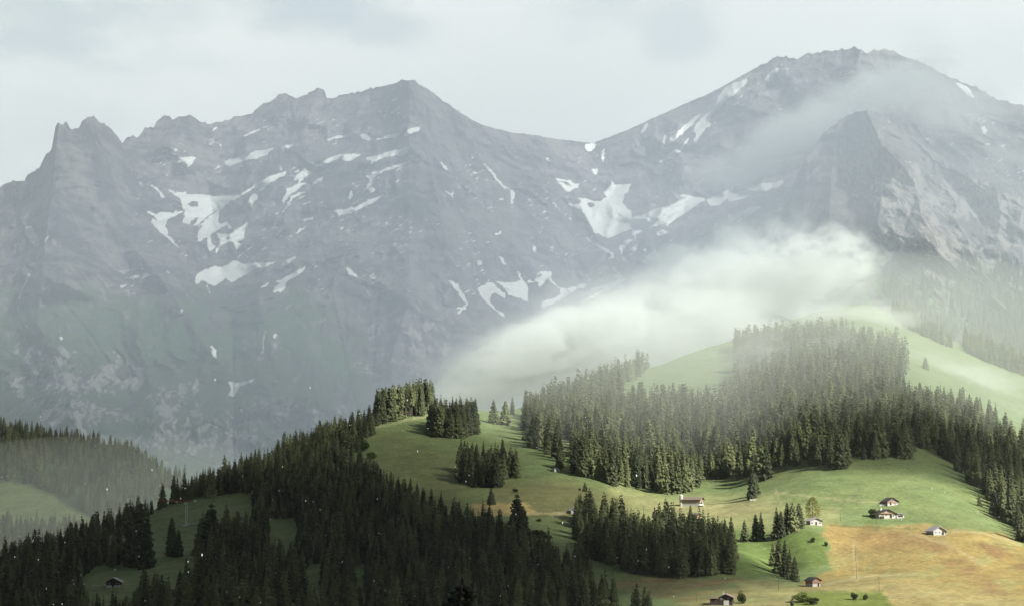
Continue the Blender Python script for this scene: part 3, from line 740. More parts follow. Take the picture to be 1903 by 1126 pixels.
c3 = lerp(c3, (0.15, 0.185, 0.07), m)
m = sstep(poly_sd(lx, LY, [(185,925),(240,920),(235,950),(190,960)], 30), -5, 5)
c3 = lerp(c3, (0.24, 0.25, 0.12), m * .7)
m = sstep(line_sd(LX, LY, [(232,826,10),(280,862,20),(330,892,26)], 40), -6, 6)
c3 = lerp(c3, (0.085, 0.125, 0.06), m)
me = np_mesh('hillside', M3f, f3, True)
attr(me, 'ground_colour', np.clip(c3, .02, .5), 'FLOAT_COLOR')
tag(link('hillside', me, terrain_mat('hillside_grass', 0.4)), 'green wooded hillside across the valley on the left', kind='structure')

# ------------------------------------------------------------------ air: haze box, drifting mist, unseen clouds added for their shade
def volume_mat(name, density, color=(1, 1, 1), aniso=0.0, noisy=None):
    m = bpy.data.materials.new(name); m.use_nodes = True; m.node_tree.nodes.clear()
    n = NT(m.node_tree)
    v = n.node('ShaderNodeVolumePrincipled'); v.inputs['Color'].default_value = (*color, 1)
    v.inputs['Anisotropy'].default_value = aniso
    if noisy is None:
        v.inputs['Density'].default_value = density
    else:
        oc = n.node('ShaderNodeTexCoord').outputs['Object']
        gp_ = n.node('ShaderNodeNewGeometry').outputs['Position']
        ln = n.node('ShaderNodeVectorMath', operation='LENGTH'); n.link(oc, ln.inputs[0])
        fall = n.math('SUBTRACT', 1.0, ln.outputs['Value'])
        nz = n.noise(noisy[0], 6, 0.62, n.mapping(gp_, (1, .6, 1.6)), dist=0.6)
        d = n.math('ADD', fall, n.math('MULTIPLY', n.math('SUBTRACT', nz, noisy[2]), noisy[1]))
        nz2 = n.noise(noisy[0] * 3.4, 5, 0.65, n.mapping(gp_, (1, .7, 1.5)), dist=1.2)
        d = n.math('ADD', d, n.math('MULTIPLY', n.math('SUBTRACT', nz2, .5), noisy[1] * .38))
        soft = n.smooth(fall, 0.0, 0.6)
        d = n.math('MULTIPLY', n.smooth(d, 0.0, 0.55), soft)
        n.link(n.math('MULTIPLY', d, density), v.inputs['Density'])
    o = n.node('ShaderNodeOutputMaterial'); n.link(v.outputs[0], o.inputs['Volume'])
    return m
def ball_mesh(name, sub=3):
    bm = bmesh.new(); bmesh.ops.create_icosphere(bm, subdivisions=sub, radius=1.0)
    me = bpy.data.meshes.new(name); bm.to_mesh(me); bm.free(); return me
def box_mesh(name, lo, hi):
    v = [(x, y, z) for x in (lo[0], hi[0]) for y in (lo[1], hi[1]) for z in (lo[2], hi[2])]
    f = [(0, 1, 3, 2), (4, 6, 7, 5), (0, 4, 5, 1), (2, 3, 7, 6), (0, 2, 6, 4), (1, 5, 7, 3)]
    me = bpy.data.meshes.new(name); me.from_pydata(v, [], f); me.update(); return me
ztop = float(max(MVf[:, 2].max(), M2f[:, 2].max())) + 12
haze = link('haze', box_mesh('haze', (-11000, -4000, -1700), (11000, 14000, ztop)), volume_mat('haze_air', HAZE_DENSITY, (0.92, 0.96, 1.0)))
tag(haze, kind='stuff')

def mist(name, px, py, D, hl, hh, depth, rot, dens, nsc=0.006, namp=1.6, nmid=0.5, label=None, yaw=0.0, color=(0.97, 1.0, 0.98)):
    c = P(px, py, D)
    m = volume_mat('mist_' + name, dens, color, 0.0, (nsc, namp, nmid) if nsc else None)
    o = link(name, ball_mesh(name), m)
    k = D / F
    o.location = c
    o.rotation_euler = (0, -R(rot), R(yaw))
    o.scale = (hl * k, depth, hh * k)
    tag(o, label, None, None, 'stuff')
    return o
# rain veil filling the deep valley between the meadows and the peaks
mist('mist', 100, 930, 1950, 420, 110, 340, 6, 3.4e-4, 0, label='grey green haze over the left valley', color=(0.86, 0.95, 0.88))
mist('mist', 1230, 500, 3480, 1640, 640, 860, 0, 6.3e-4 * VALLEY_MIST, 0, label='pale rain haze filling the valley before the peaks', color=(0.80, 0.895, 1.0))
mist('mist', 1380, 745, 1840, 640, 230, 500, 8, 7.5e-4, 0, label='thin sunlit haze over the wood', color=(0.93, 1.0, 0.95))
WH = (0.85, 0.90, 0.885)
mist('mist', 1130, 625, 2750, 520, 150, 200, 18, 0.0034, 0.007, 2.0, .46, 'faint vapour around the low mist bank', color=WH)
mist('mist', 960, 668, 2650, 300, 80, 150, 27, 0.018, 0.014, 4.4, .49, 'low white mist bank behind the wooded crest', color=WH)
mist('mist', 1180, 632, 2620, 340, 95, 140, 13, 0.018, 0.014, 4.4, .49, 'low white mist bank rolling over the alp', color=WH)
mist('mist', 1370, 548, 2850, 310, 125, 190, 14, 0.018, 0.015, 5.0, .51, 'ragged white mist bank against the massif', color=WH)
mist('mist', 1520, 485, 2700, 165, 90, 130, -8, 0.016, 0.019, 5.4, .53, 'torn upper edge of the mist bank', color=WH)
mist('mist', 1330, 470, 3300, 240, 70, 160, 22, 0.012, 0.0095, 4.6, .54, 'thin torn shreds of mist above the bank', color=WH)
mist('mist', 1550, 596, 2330, 260, 52, 110, 0, 0.0085, 0.013, 4.0, .50, 'thin mist lying on the top of the wood', color=WH)
mist('mist', 1470, 660, 1900, 170, 75, 70, 8, 0.0065, 0.016, 4.2, .53, 'thin mist wisp among the upper spruces', color=WH)
mist('mist', 1790, 700, 2050, 190, 42, 80, -14, 0.0075, 0.016, 4.0, .50, 'thin mist wisp over the right alp', color=WH)
mist('mist', 1590, 190, 6000, 290, 66, 420, 24, 0.0062, 0.0042, 4.6, .51, 'cloud streamer across the summit', color=WH)
mist('mist', 1400, 290, 6050, 230, 58, 360, 27, 0.0034, 0.004, 3.2, .49, 'faint tail of the summit streamer', color=WH)
mist('mist', 1740, 185, 6300, 200, 46, 420, -18, 0.0036, 0.0040, 3.4, .5, 'cloud behind the summit shoulder', color=WH)

M_shade_cloud = volume_mat('shade_cloud_vapour', 0.010, (1, 1, 1))
def shade_cloud(x, y, rx, ry, thick, rot, label, h=2900.0):  # added lens out of view, set sunward so its shade lands on target
    o = link('cloud', ball_mesh('cloud'), M_shade_cloud)
    k = h / SUN_DIR.z
    o.location = (x + SUN_DIR.x * k, y + SUN_DIR.y * k, h)
    o.rotation_euler = (0, 0, R(rot)); o.scale = (rx, ry, thick)
    tag(o, label, 'cloud', 'unseen clouds shaped to shade the ground')
    return o
shade_cloud(-430, 930, 500, 640, 170, 12, 'broad unseen rain cloud shaped to shade the dark spruce slope')
shade_cloud(-380, 1080, 500, 740, 34, 8, 'thin unseen cloud veil added to soften the edge of the slope shade')
shade_cloud(-170, 1480, 150, 270, 30, 8, 'small unseen cloud patch added to darken the knoll')
shade_cloud(-900, 2500, 560, 900, 50, -14, 'unseen cloud added to shade the left valley')
shade_cloud(-20, 180, 130, 130, 90, 0, 'small unseen cloud added to shade the near spruce')
shade_cloud(28, 1000, 118, 115, 90, 0, 'small unseen cloud shaped to shade the grove below the barn')
shade_cloud(235, 1460, 120, 130, 60, 0, 'thin unseen rain cloud shaped to shade the middle of the wood')
shade_cloud(-600, 5800, 3600, 2700, 20, 6, 'huge unseen rain cloud shaped to dim the peaks', 4200)

# ------------------------------------------------------------------ trees
rng = np.random.default_rng(7)
def tube(path, rad, n=6):
    """vertices and triangles of a tapered tube through points"""
    V = []; Fc = []
    for i, (p, r_) in enumerate(zip(path, rad)):
        for k in range(n):
            a = 2 * math.pi * k / n
            V.append((p[0] + r_ * math.cos(a), p[1] + r_ * math.sin(a), p[2]))
    for i in range(len(path) - 1):
        for k in range(n):
            a, b = i * n + k, i * n + (k + 1) % n
            Fc += [(a, b, b + n), (a, b + n, a + n)]
    return np.array(V, float), np.array(Fc, int)
def spruce_arrays(seed, levels=24, m=9, start=0.04, Rr=0.15, detail=True, gaps=0.06, wk=.30):
    g = np.random.default_rng(seed)
    V, Fc = [], []
    lean = g.normal(0, 0.006, 2); pw = g.uniform(.5, .85)
    for i in range(levels):
        t = (i + g.uniform(-.3, .3)) / levels
        z = start + (0.975 - start) * max(t, 0) ** 0.93
        rel = (z - start) / (1 - start)
        r0 = Rr * (1 - rel) ** pw * (0.82 + 0.18 * min(1, rel / 0.12)) * g.uniform(0.82, 1.14) + 0.006
        a0 = g.uniform(0, 6.28)
        mm = max(4, int(m * (0.55 + 0.45 * (1 - rel))))
        for k in range(mm):
            if g.random() < gaps: continue
            a = a0 + 6.2832 * (k + g.uniform(-.25, .25)) / mm
            rr = r0 * g.uniform(0.70, 1.22)
            ca, sa = math.cos(a), math.sin(a)
            cx, cy = lean[0] * z, lean[1] * z
            zz = z + g.uniform(-.5, .5) * 0.6 / levels
            up = g.uniform(0.05, 0.35) * rr
            wdt = (wk + 0.06 * g.random()) * rr + 0.004 * wk / .3
            sag = g.uniform(0.25, 0.6) * rr
            b = len(V)
            def q(d, side, dz): return (cx + ca * d - sa * side, cy + sa * d + ca * side, zz + dz)
            V += [q(0, 0, up * .6), q(rr * .58, wdt, -sag * .75), q(rr * .55, 0, up * .1 - sag * .3), q(rr * .58, -wdt, -sag * .75), q(rr, 0, -sag * .7)]
            if detail:
                V += [q(rr * .80, wdt * .55, -sag * 1.45 - .006), q(rr * .80, -wdt * .55, -sag * 1.45 - .006), q(rr * .35, wdt * .5, -sag * 1.0 - .012)]
                Fc += [(b, b + 1, b + 2), (b, b + 2, b + 3), (b + 1, b + 4, b + 2), (b + 2, b + 4, b + 3), (b + 1, b + 5, b + 4), (b + 3, b + 4, b + 6), (b, b + 7, b + 1)]
            else:
                V += [(cx + ca * rr * .7, cy + sa * rr * .7, zz - sag * 1.7 - .012)]
                Fc += [(b, b + 1, b + 2), (b, b + 2, b + 3), (b + 1, b + 4, b + 2), (b + 2, b + 4, b + 3), (b + 1, b + 5, b + 3)]
    b = len(V)
    V += [(lean[0] + .006, lean[1], .955), (lean[0] - .004, lean[1] + .005, .955), (lean[0] - .004, lean[1] - .005, .955), (lean[0], lean[1], 1.0)]
    Fc += [(b, b + 1, b + 3), (b + 1, b + 2, b + 3), (b + 2, b, b + 3)]
    return np.array(V), np.array(Fc)
PROTO = []
for i, (rr, st) in enumerate(((.155, .05), (.175, .04), (.14, .06), (.195, .03), (.165, .09), (.15, .05), (.18, .12), (.125, .05))):
    PROTO.append((spruce_arrays(100 + i, 26, 11, st, rr * 1.1, True), spruce_arrays(200 + i, 16, 8, st, rr * 1.16, False, .03), spruce_arrays(300 + i, 10, 6, st, rr * 1.2, False, 0)))
BARE = [(spruce_arrays(400 + i, 16, 10, .42, .12, True, .1), spruce_arrays(410 + i, 10, 7, .42, .12, False), spruce_arrays(420 + i, 8, 5, .42, .12, False)) for i in range(2)]

def foliage_mat(name, base, vary=0.35, warm=(1.25, 1.05, 0.7)):
    m, n, b = principled(name, 0.9, 0.12)
    oi = n.node('ShaderNodeObjectInfo').outputs['Random']
    at = n.node('ShaderNodeAttribute', attribute_name='tint').outputs['Fac']
    pos = n.node('ShaderNodeNewGeometry').outputs['Position']
    rnd = n.math('FRACT', n.math('ADD', oi, at))
    nz = n.noise(0.5, 3, 0.7, pos); nb = n.noise(0.012, 3, 0.6, pos)
    f = n.math('ADD', n.math('MULTIPLY', rnd, vary * 1.3), n.math('ADD', 0.75 - vary * .65, n.math('MULTIPLY', n.math('SUBTRACT', nz, .5), 0.9)))
    c = n.mix(n.smooth(n.math('ADD', n.math('MULTIPLY', rnd, .6), n.math('MULTIPLY', nb, .7)), .3, .95), base, tuple(base[k] * warm[k] * 1.25 for k in range(3)))
    n.link(n.mix(1.0, c, f, 'MULTIPLY'), b.inputs['Base Color'])
    return m
M_spruce = foliage_mat('spruce_needles', (0.095, 0.115, 0.063), 0.5, (1.12, 1.04, .85))
M_leaf = foliage_mat('broad_leaves', (0.065, 0.105, 0.030), 0.25)
M_leafdark = foliage_mat('dark_leaves', (0.030, 0.045, 0.018), 0.2)
M_larch = foliage_mat('larch_needles', (0.135, 0.155, 0.050), 0.1)
def plain_mat(name, col, rough=0.85, scale=1.5, amt=0.5, stretch=(1, 1, 1)):
    m, n, b = principled(name, rough, 0.2)
    oc = n.node('ShaderNodeTexCoord').outputs['Object']
    nz = n.noise(scale, 5, 0.7, n.mapping(oc, stretch))
    f = n.math('MULTIPLY_ADD', nz, amt * 2, 1 - amt)
    n.link(n.mix(1.0, col, f, 'MULTIPLY'), b.inputs['Base Color'])
    return m
M_bark = plain_mat('bark', (0.13, 0.10, 0.08), 0.95, 3.0, 0.6, (1, 1, .3))
def tree_mesh(name, arr, mat):
    me = np_mesh(name, arr[0], arr[1]); me.materials.append(mat); return me
trunk_me = tree_mesh('trunk', tube([(0, 0, -.06), (0, 0, .25), (0, 0, .6), (0, 0, .97)], [.017, .0135, .009, .0015], 7), M_bark)
CROWN = [tree_mesh('crown', p[0], M_spruce) for p in PROTO]
CROWNB = [tree_mesh('crown', p[0], M_spruce) for p in BARE]

trees = []     # x, y, z, h, proto, rz, wood, tint, width
ZG_cache = {}
def scatter(name, poly, spacing, hlo, hhi, Drange, bvh=None, xr=None, width=1.0, protos=(0, 8), keep=1.0, holes=(), edge=0.0, bare=False, seed=0, tipfree=()):
    g = np.random.default_rng(1000 + seed)
    bvh = bvh or ground_bvh
    d0, d1 = Drange
    u0 = (min(p[0] for p in poly) - 951.5) / F - 0.004; u1 = (max(p[0] for p in poly) - 951.5) / F + 0.004
    x0 = min(u0 * d0, u0 * d1); x1 = max(u1 * d0, u1 * d1)
    xs = np.arange(x0, x1, spacing); ys = np.arange(d0, d1, spacing)
    XX, YY = np.meshgrid(xs, ys)
    XX = XX + g.uniform(-.42, .42, XX.shape) * spacing; YY = YY + g.uniform(-.42, .42, YY.shape) * spacing
    XX = XX.ravel(); YY = YY.ravel()
    m = (XX > u0 * YY) & (XX < u1 * YY)
    XX = XX[m]; YY = YY[m]
    cl = fbm(XX / 30, YY / 40, 3, 500 + seed)
    out = []
    for x, y, c in zip(XX, YY, cl):
        if keep < 1.0 and (c * .5 + .5) > keep and g.random() > 0.15: continue
        h_ = bvh.ray_cast(Vector((x, y, 4000)), Vector((0, 0, -1)))
        if h_[0] is None: continue
        z = h_[0].z
        px, py = proj((x, y, z))
        if not in_poly(float(px), float(py), poly): continue
        if any(in_poly(float(px), float(py), hp) for hp in holes): continue
        h = (hlo + (hhi - hlo) * g.beta(1.5, 1.6)) * (1 + 0.18 * c)
        if g.random() < .14: h *= g.uniform(.4, .75)
        body = [proj((x, y, z + h * q_)) for q_ in (.3, .5, .7, .85, .97)] if tipfree else ()
        if any(in_poly(float(tx), float(ty), hp) for hp in tipfree for tx, ty in body): continue
        out.append([x, y, z - .3, h, int(g.integers(*protos)), g.uniform(0, 6.28), name, g.random(), width * g.uniform(.85, 1.2), bare])
    trees.extend(out)
    return out
DARK = [(-120,1090),(0,1056),(100,1024),(200,989),(300,945),(400,902),(500,860),(600,815),(695,788),(700,800),(672,835),(690,862),(740,880),(790,915),(810,940),(870,965),(930,990),(1000,1030),(1080,1068),(1110,1115),(1150,1145),(1210,1150),(1215,1300),(-120,1300)]
H_CL = [[(255,970),(300,945),(330,935),(400,922),(470,915),(470,935),(400,965),(375,985),(355,1045),(320,1062),(285,1058),(262,1040),(232,1050),(225,1008)],
        [(150,1070),(190,1048),(235,1062),(270,1070),(330,1072),(400,1068),(390,1092),(250,1098),(160,1100)],
        [(495,968),(545,965),(560,985),(530,1000),(500,990)], [(565,1045),(600,1048),(600,1082),(570,1085)], [(655,1052),(680,1052),(680,1085),(658,1085)], [(620,835),(690,835),(700,862),(640,860)], [(185,1000),(230,992),(228,1010),(190,1018)]]
scatter('slope', DARK, 6.6, 9.5, 22, (790, 1720), holes=H_CL, seed=1, tipfree=[H_CL[0], [(150,1066),(190,1048),(235,1062),(262,1070),(250,1092),(160,1094)], [(675,830),(700,795),(800,800),(870,900),(870,930),(800,900),(720,868)]] + H_CL[2:5])
FOREST = [(972,797),(975,825),(1030,850),(1060,878),(1100,892),(1140,905),(1190,908),(1245,918),(1288,914),(1300,893),(1360,890),(1425,890),(1425,868),(1490,866),(1560,872),(1590,857),(1640,852),(1690,852),(1700,833),(1735,836),(1790,885),(1850,945),(1903,1015),(1990,1070),(1990,855),(1862,822),(1852,792),(1800,772),(1690,748),(1665,725),(1690,668),(1660,648),(1560,632),(1450,630),(1365,642),(1368,700),(1350,745),(1290,750),(1210,742),(1150,742),(1180,705),(1228,670),(1200,668),(1100,713),(1040,742),(1000,760),(975,775)]
H_F = [[(1032,815),(1062,815),(1064,848),(1045,852)], [(1095,826),(1120,830),(1120,840),(1095,836)], [(1780,800),(1850,835),(1903,850),(1903,865),(1800,850)][:0] or [(1440,742),(1460,744),(1460,752),(1440,750)]]
scatter('wood', FOREST, 8.8, 17, 31, (1120, 2500), holes=H_F, seed=2, tipfree=[[(1150,708),(1230,668),(1345,650),(1358,700),(1320,708),(1200,700),(1165,712)], [(1040,815),(1062,815),(1062,840),(1045,845)]])
scatter('group', [(1072,965),(1064,1000),(1105,1038),(1168,1064),(1258,1074),(1358,1068),(1364,1045),(1345,1012),(1300,1008),(1240,985),(1205,1003),(1150,988),(1118,975)], 5.6, 16, 24, (950, 1250), seed=3)
scatter('knoll', [(700,792),(722,784),(760,777),(803,769),(806,758),(690,770)], 5.2, 27, 32, (1560, 1800), seed=4, width=.9)
scatter('clump', [(800,792),(800,811),(850,814),(888,805),(886,794)], 5.2, 22, 30, (1400, 1700), seed=5)
scatter('copse', [(852,888),(862,897),(885,903),(905,907),(925,906),(930,892),(962,888),(962,878),(930,876),(880,872),(856,876)], 5.4, 18, 27, (1250, 1560), seed=6)

SPECIAL = [  # photo column and row of the foot, height in photo pixels, crown width factor, label
 (913,937,32,1.7,'small squat spruce standing at the edge of the dry hay strip'),
 (960,996,80,1.25,'tall slender spruce standing alone at the right end of the hay strip'),
 (972,992,54,1.3,'shorter spruce leaning on the tall spruce at the end of the hay strip'),
 (918,787,46,1.5,'left one of the two pale sunlit spruces on the saddle of the knoll'),
 (939,789,46,1.5,'right one of the two pale sunlit spruces on the saddle of the knoll'),
 (952,770,34,1.3,'small pale spruce just behind the pair on the saddle of the knoll'),
 (985,760,36,1.3,'hazy spruce at the left tip of the crest above the saddle'),
 (1000,760,30,1.3,'low hazy spruce at the left tip of the crest beside a taller one'),
 (1087,913,18,1.9,'tiny cone shaped spruce alone on the open meadow left of the wood'),
 (886,850,28,1.0,'thin young spruce on the meadow just above the dark copse'),
 (808,810,22,1.3,'small spruce at the left foot of the clump on the knoll'),
 (1384,1006,42,1.3,'small spruce alone on the green bank, leftmost before the hollow'),
 (1405,1004,50,1.2,'medium spruce on the green bank, first right of the small lone one'),
 (1415,1004,54,1.2,'taller spruce of the pair on the green bank'),
 (1443,1000,60,1.2,'leftmost tall dark spruce of the row by the sunlit larch'),
 (1452,998,50,1.3,'shorter dark spruce second in the row by the sunlit larch'),
 (1463,990,58,1.2,'tall dark spruce in the middle of the row by the sunlit larch'),
 (1474,987,56,1.2,'dark spruce right of the middle in the row by the sunlit larch'),
 (1485,981,48,1.2,'rightmost dark spruce of the row next to the sunlit larch'),
 (1437,1052,48,1.1,'short dark spruce at the left of the hollow group'),
 (1449,1066,66,1.2,'tallest dark spruce of the hollow group'),
 (1460,1072,70,1.2,'tall dark spruce in the middle of the hollow group'),
 (1468,1077,60,1.2,'dark spruce right of the middle in the hollow group'),
 (1478,1080,48,1.2,'short spruce with a sunlit edge at the right of the hollow group'),
 (1398,926,62,1.0,'slender pale spruce standing alone in front of the wood beside a trough'),
 (1404,920,44,1.1,'shorter pale spruce right behind the slender one in front of the wood'),
 (1275,913,56,1.45,'broad sunlit spruce at the lower edge of the wood above the white barn'),
 (1240,917,48,1.1,'slim sunlit spruce at the lower edge of the wood left of the broad one'),
 (1040,870,40,1.3,'dark spruce beside the small grey hut'),
 (1473,1134,30,1.4,'small dark spruce tip at the bottom edge by the bushes'),
 (1184,1160,78,1.4,'dark spruce at the bottom edge with a broad top'),
 (1205,1165,62,1.3,'second dark spruce at the bottom edge, right of the broad topped one'),
 (1115,1150,70,1.2,'thin dark spruce standing above the brown hay field corner'),
 (1720,686,24,1.5,'small lone spruce on the misty alp right of the wood'),
 (1848,958,42,1.2,'narrow sunlit spruce in front of the right wood edge'),
 (1820,940,26,1.2,'small narrow spruce with a long shadow by the right wood edge'),
 (258,1052,120,1.25,'very tall dark spruce left of the crane meadow'), (272,1056,105,1.2,'tall dark spruce next to the tallest one left of the crane meadow'), (240,1050,95,1.2,'dark spruce left of the tallest one beside the crane meadow'),
 (318,1032,72,1.15,'slim dark spruce standing in the crane meadow'), (331,1034,52,1.3,'shorter dark spruce at the right of the slim one in the crane meadow'),
 (375,1030,80,1.1,'dark spruce right of the crane mast'), (392,1034,100,1.15,'tall dark spruce on the right side of the crane meadow'), (420,1030,95,1.25,'dark bushy spruce right of the crane beside the building site'), (440,1032,84,1.2,'dark spruce beyond the building site'),
 (345,1100,64,1.1,'slender dark spruce below the crane meadow'),
]
special = []
for px, py, hp, wf, lab in SPECIAL:
    hit = pick(px, py)
    if hit is None: continue
    special.append((hit, hp * hit.y / F * 1.02, wf, lab))
# near tree whose tip pokes into the bottom of the frame
NEAR = P(858, 1070, 210)
near_z = ground_at(float(NEAR[0]), 210.0)

# choose the 300 that show largest (painted far to near into a small id buffer)
print('trees', len(trees))
W_, H_ = 952, 563
idb = np.full((H_, W_), -1, int)
order = sorted(range(len(trees)), key=lambda i: -trees[i][1])
for i in order:
    x, y, z, h = trees[i][:4]
    px, py = proj((x, y, z)); qx, qy = proj((x, y, z + h))
    px, py, qy = float(px) / 2, float(py) / 2, float(qy) / 2
    if px < -4 or px > W_ + 4 or qy > H_ or py < 0: continue
    wdt = 0.15 * h * F / y / 2
    top, bot = int(max(0, qy)), int(min(H_ - 1, py))
    for r_ in range(top, bot + 1):
        ww = wdt * (r_ - qy) / max(1, py - qy)
        a, b = int(max(0, px - ww)), int(min(W_ - 1, px + ww))
        if b >= a: idb[r_, a:b + 1] = i
vis = np.bincount(idb[idb >= 0].ravel(), minlength=len(trees))
n_single = 300 - len(special) - 1
# trees of the small groups first, then the largest in the big woods
def visible(t):
    p = Vector((t[0], t[1], t[2] + t[3] * .8)); d = p.normalized()
    h_ = ground_bvh.ray_cast(Vector((0, 0, 0)), d, p.length - 4)
    return h_[0] is None
rank = sorted(range(len(trees)), key=lambda i: -(vis[i] + (400 if trees[i][6] in ('knoll', 'clump', 'copse') and vis[i] > 20 else 0)))
single = []
for i in rank:
    if len(single) >= n_single or vis[i] < 6: break
    if visible(trees[i]): single.append(i)
single_set = set(single)

WHERE = {
 'group': lambda x, y: ('dark spruce in the %s of the shaded grove below the white barn' % ('left end' if x < 1110 else 'left half' if x < 1160 else 'left middle' if x < 1215 else 'right middle' if x < 1265 else 'right half' if x < 1320 else 'right end'), 'spruces of the shaded grove below the barn'),
 'knoll': lambda x, y: ('spruce of the tight stand on the knoll top, %s' % ('left end' if x < 725 else 'left half' if x < 750 else 'right half' if x < 780 else 'sunlit right end'), 'tall spruces on the knoll top'),
 'clump': lambda x, y: ('dark spruce of the round clump on the knoll, %s' % ('left part' if x < 830 else 'middle part' if x < 860 else 'right part'), 'clump of spruces on the knoll meadow'),
 'copse': lambda x, y: ('dark spruce of the copse above the hay strip, %s' % ('left part' if x < 880 else 'middle part' if x < 925 else 'right part'), 'copse of spruces above the hay strip'),
 'slope': lambda x, y: ('near black spruce, shaded slope, %s' % (
     ('left of the dark chalet' if x < 190 else 'below the dark chalet' if x < 300 else 'below the crane meadow' if x < 420 else 'lowest rows right of the dark chalet' if x < 560 else 'bottom rows left of the near tree tip' if x < 760 else 'bottom rows around the near tree tip' if x < 920 else 'bottom rows right of the near tree tip' if x < 1060 else 'corner by the lower hay field') if y > 1090 else
     ('left ridge' if x < 230 else 'beside the crane' if x < 420 else 'right of the crane' if x < 560 else 'middle under the knoll' if x < 760 else 'edge below the dry hay strip' if x < 930 else 'edge facing the shaded grove') if y > 960 else
     ('ridge line against the pale cliffs' if x < 560 else 'ridge line next to the knoll' if x < 690 else 'edge of the knoll meadow')), 'spruces packed on the shaded slope'),
 'wood': lambda x, y: ('spruce of the big wood, %s' % (
     ('left tip beside the saddle' if x < 1070 else 'lower edge left of the white barn' if x < 1180 else 'lower edge above the white barn' if x < 1300 else 'around the green shrubs' if x < 1420 else 'dark lower edge, left part' if x < 1520 else 'dark lower edge, middle part' if x < 1610 else 'dark lower edge, right part' if x < 1710 else 'right shoulder' if x < 1790 else 'right edge beside the steep meadow') if y > 835 else
     ('skyline left of the alp' if x < 1220 else 'under the bright alp' if x < 1400 else 'misty upper middle' if x < 1680 else 'right shoulder below the misty alp')), 'spruces of the big sunlit wood'),
}
proto_obj = {}
def place_spruce(x, y, z, h, k, rz, wf, label, group, bare=False):
    key = (k, bare)
    root = bpy.data.objects.new('spruce_tree', None); COL.objects.link(root)
    root.location = (x, y, z); root.rotation_euler = (0, 0, rz); root.scale = (h * wf, h * wf, h)
    root.empty_display_size = .2
    if key not in proto_obj:
        tr = link('trunk', trunk_me, None, root); cr = link('crown', (CROWNB if bare else CROWN)[k % (2 if bare else 8)], None, root)
        proto_obj[key] = (tr, cr)
    else:
        for src in proto_obj[key]:
            c = src.copy(); COL.objects.link(c); c.parent = root
    tag(root, label, 'tree', group)
    return root
for i in single:
    x, y, z, h, k, rz, wood, tint, wf, _ = trees[i]
    px, py = proj((x, y, z))
    lab, grp = WHERE[wood](float(px), float(py))
    lab = ('tall ' if h > 23 else 'medium ' if h > 18.5 else 'short ') + ('broad ' if wf > 1.08 else 'slim ' if wf < .93 else '') + lab
    bare = wood == 'knoll' and 735 < px < 785 and rng.random() < .8
    place_spruce(x, y, z, h, k, rz, wf, lab, grp, bare)
for j, (hit, h, wf, lab) in enumerate(special):
    place_spruce(hit.x, hit.y, hit.z - .3, h, (j * 3) % 8, j * 1.7, wf * .95, lab, 'spruces standing apart on the meadows')
nk = float(NEAR[2]) - near_z
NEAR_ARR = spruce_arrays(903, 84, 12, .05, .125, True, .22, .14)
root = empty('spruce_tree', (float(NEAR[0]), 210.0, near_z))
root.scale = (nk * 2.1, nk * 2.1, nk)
link('trunk', trunk_me, None, root); link('crown', tree_mesh('crown', NEAR_ARR, foliage_mat('near_shaded_needles', (0.016, 0.020, 0.015), 0.3)), None, root)  # spruce needles with their shade put into a darker base colour
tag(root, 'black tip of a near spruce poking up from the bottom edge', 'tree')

def merge_forest(name, lst, label, lod=None):
    VV, FF, TT = [], [], []; off = 0
    for L in (1, 2):
        for k in range(8):
            sel = [t for t in lst if t[4] == k and (lod or (1 if t[1] < 1750 else 2)) == L]
            if not sel: continue
            v0, f0 = PROTO[k][L]
            a = np.array([[t[0], t[1], t[2], t[3], t[5], t[7], t[8]] for t in sel])
            c, s_ = np.cos(a[:, 4])[:, None], np.sin(a[:, 4])[:, None]
            hx = (a[:, 3] * a[:, 6])[:, None]
            X_ = (v0[None, :, 0] * c - v0[None, :, 1] * s_) * hx + a[:, 0:1]
            Y_ = (v0[None, :, 0] * s_ + v0[None, :, 1] * c) * hx + a[:, 1:2]
            Z_ = v0[None, :, 2] * a[:, 3:4] + a[:, 2:3]
            n = len(sel); nv = len(v0)
            VV.append(np.stack([X_, Y_, Z_], -1).reshape(-1, 3)); TT.append(np.repeat(a[:, 5], nv))
            FF.append((f0[None] + (off + np.arange(n) * nv)[:, None, None]).reshape(-1, 3)); off += n * nv
    me = np_mesh(name, np.concatenate(VV), np.concatenate(FF)); attr(me, 'tint', np.concatenate(TT))
    o = link(name, me, M_spruce); tag(o, label, kind='stuff')
    print(name, len(lst), 'trees', len(me.polygons), 'tris')
    return o
rest = [t for i, t in enumerate(trees) if i not in single_set]
merge_forest('spruce_forest', rest, 'dense spruce forest covering the slopes')
# far woods: the hillside across the valley and the foot of the massif
keep_n = len(trees)
far_l = scatter('far', [(-60,784),(20,800),(90,815),(230,838),(320,885),(345,900),(300,925),(240,960),(205,975),(165,960),(108,922),(60,900),(-60,892)], 10.5, 20, 30, (2000, 3300), bvh=left_bvh, seed=11, keep=.52)
far_l += scatter('far', [(-60,985),(60,982),(120,980),(160,985),(215,965),(260,950),(230,1010),(140,1080),(-60,1090)], 9, 18, 28, (1950, 2900), bvh=left_bvh, seed=12, keep=.6)
merge_forest('hillside_wood', far_l, 'hazy spruce wood on the hillside across the valley', 1)
far_r = scatter('far', [(1640,560),(1700,604),(1752,632),(1775,640),(1782,620),(1700,560),(1660,520),(1640,535)], 9.5, 18, 28, (2500, 3300), bvh=massif_bvh, seed=13, keep=.8)
far_r += scatter('far', [(1790,640),(1840,668),(1903,694),(1990,730),(1990,560),(1903,560),(1850,585),(1820,600),(1800,620)], 9.5, 20, 30, (2500, 3400), bvh=massif_bvh, seed=14, keep=.85)
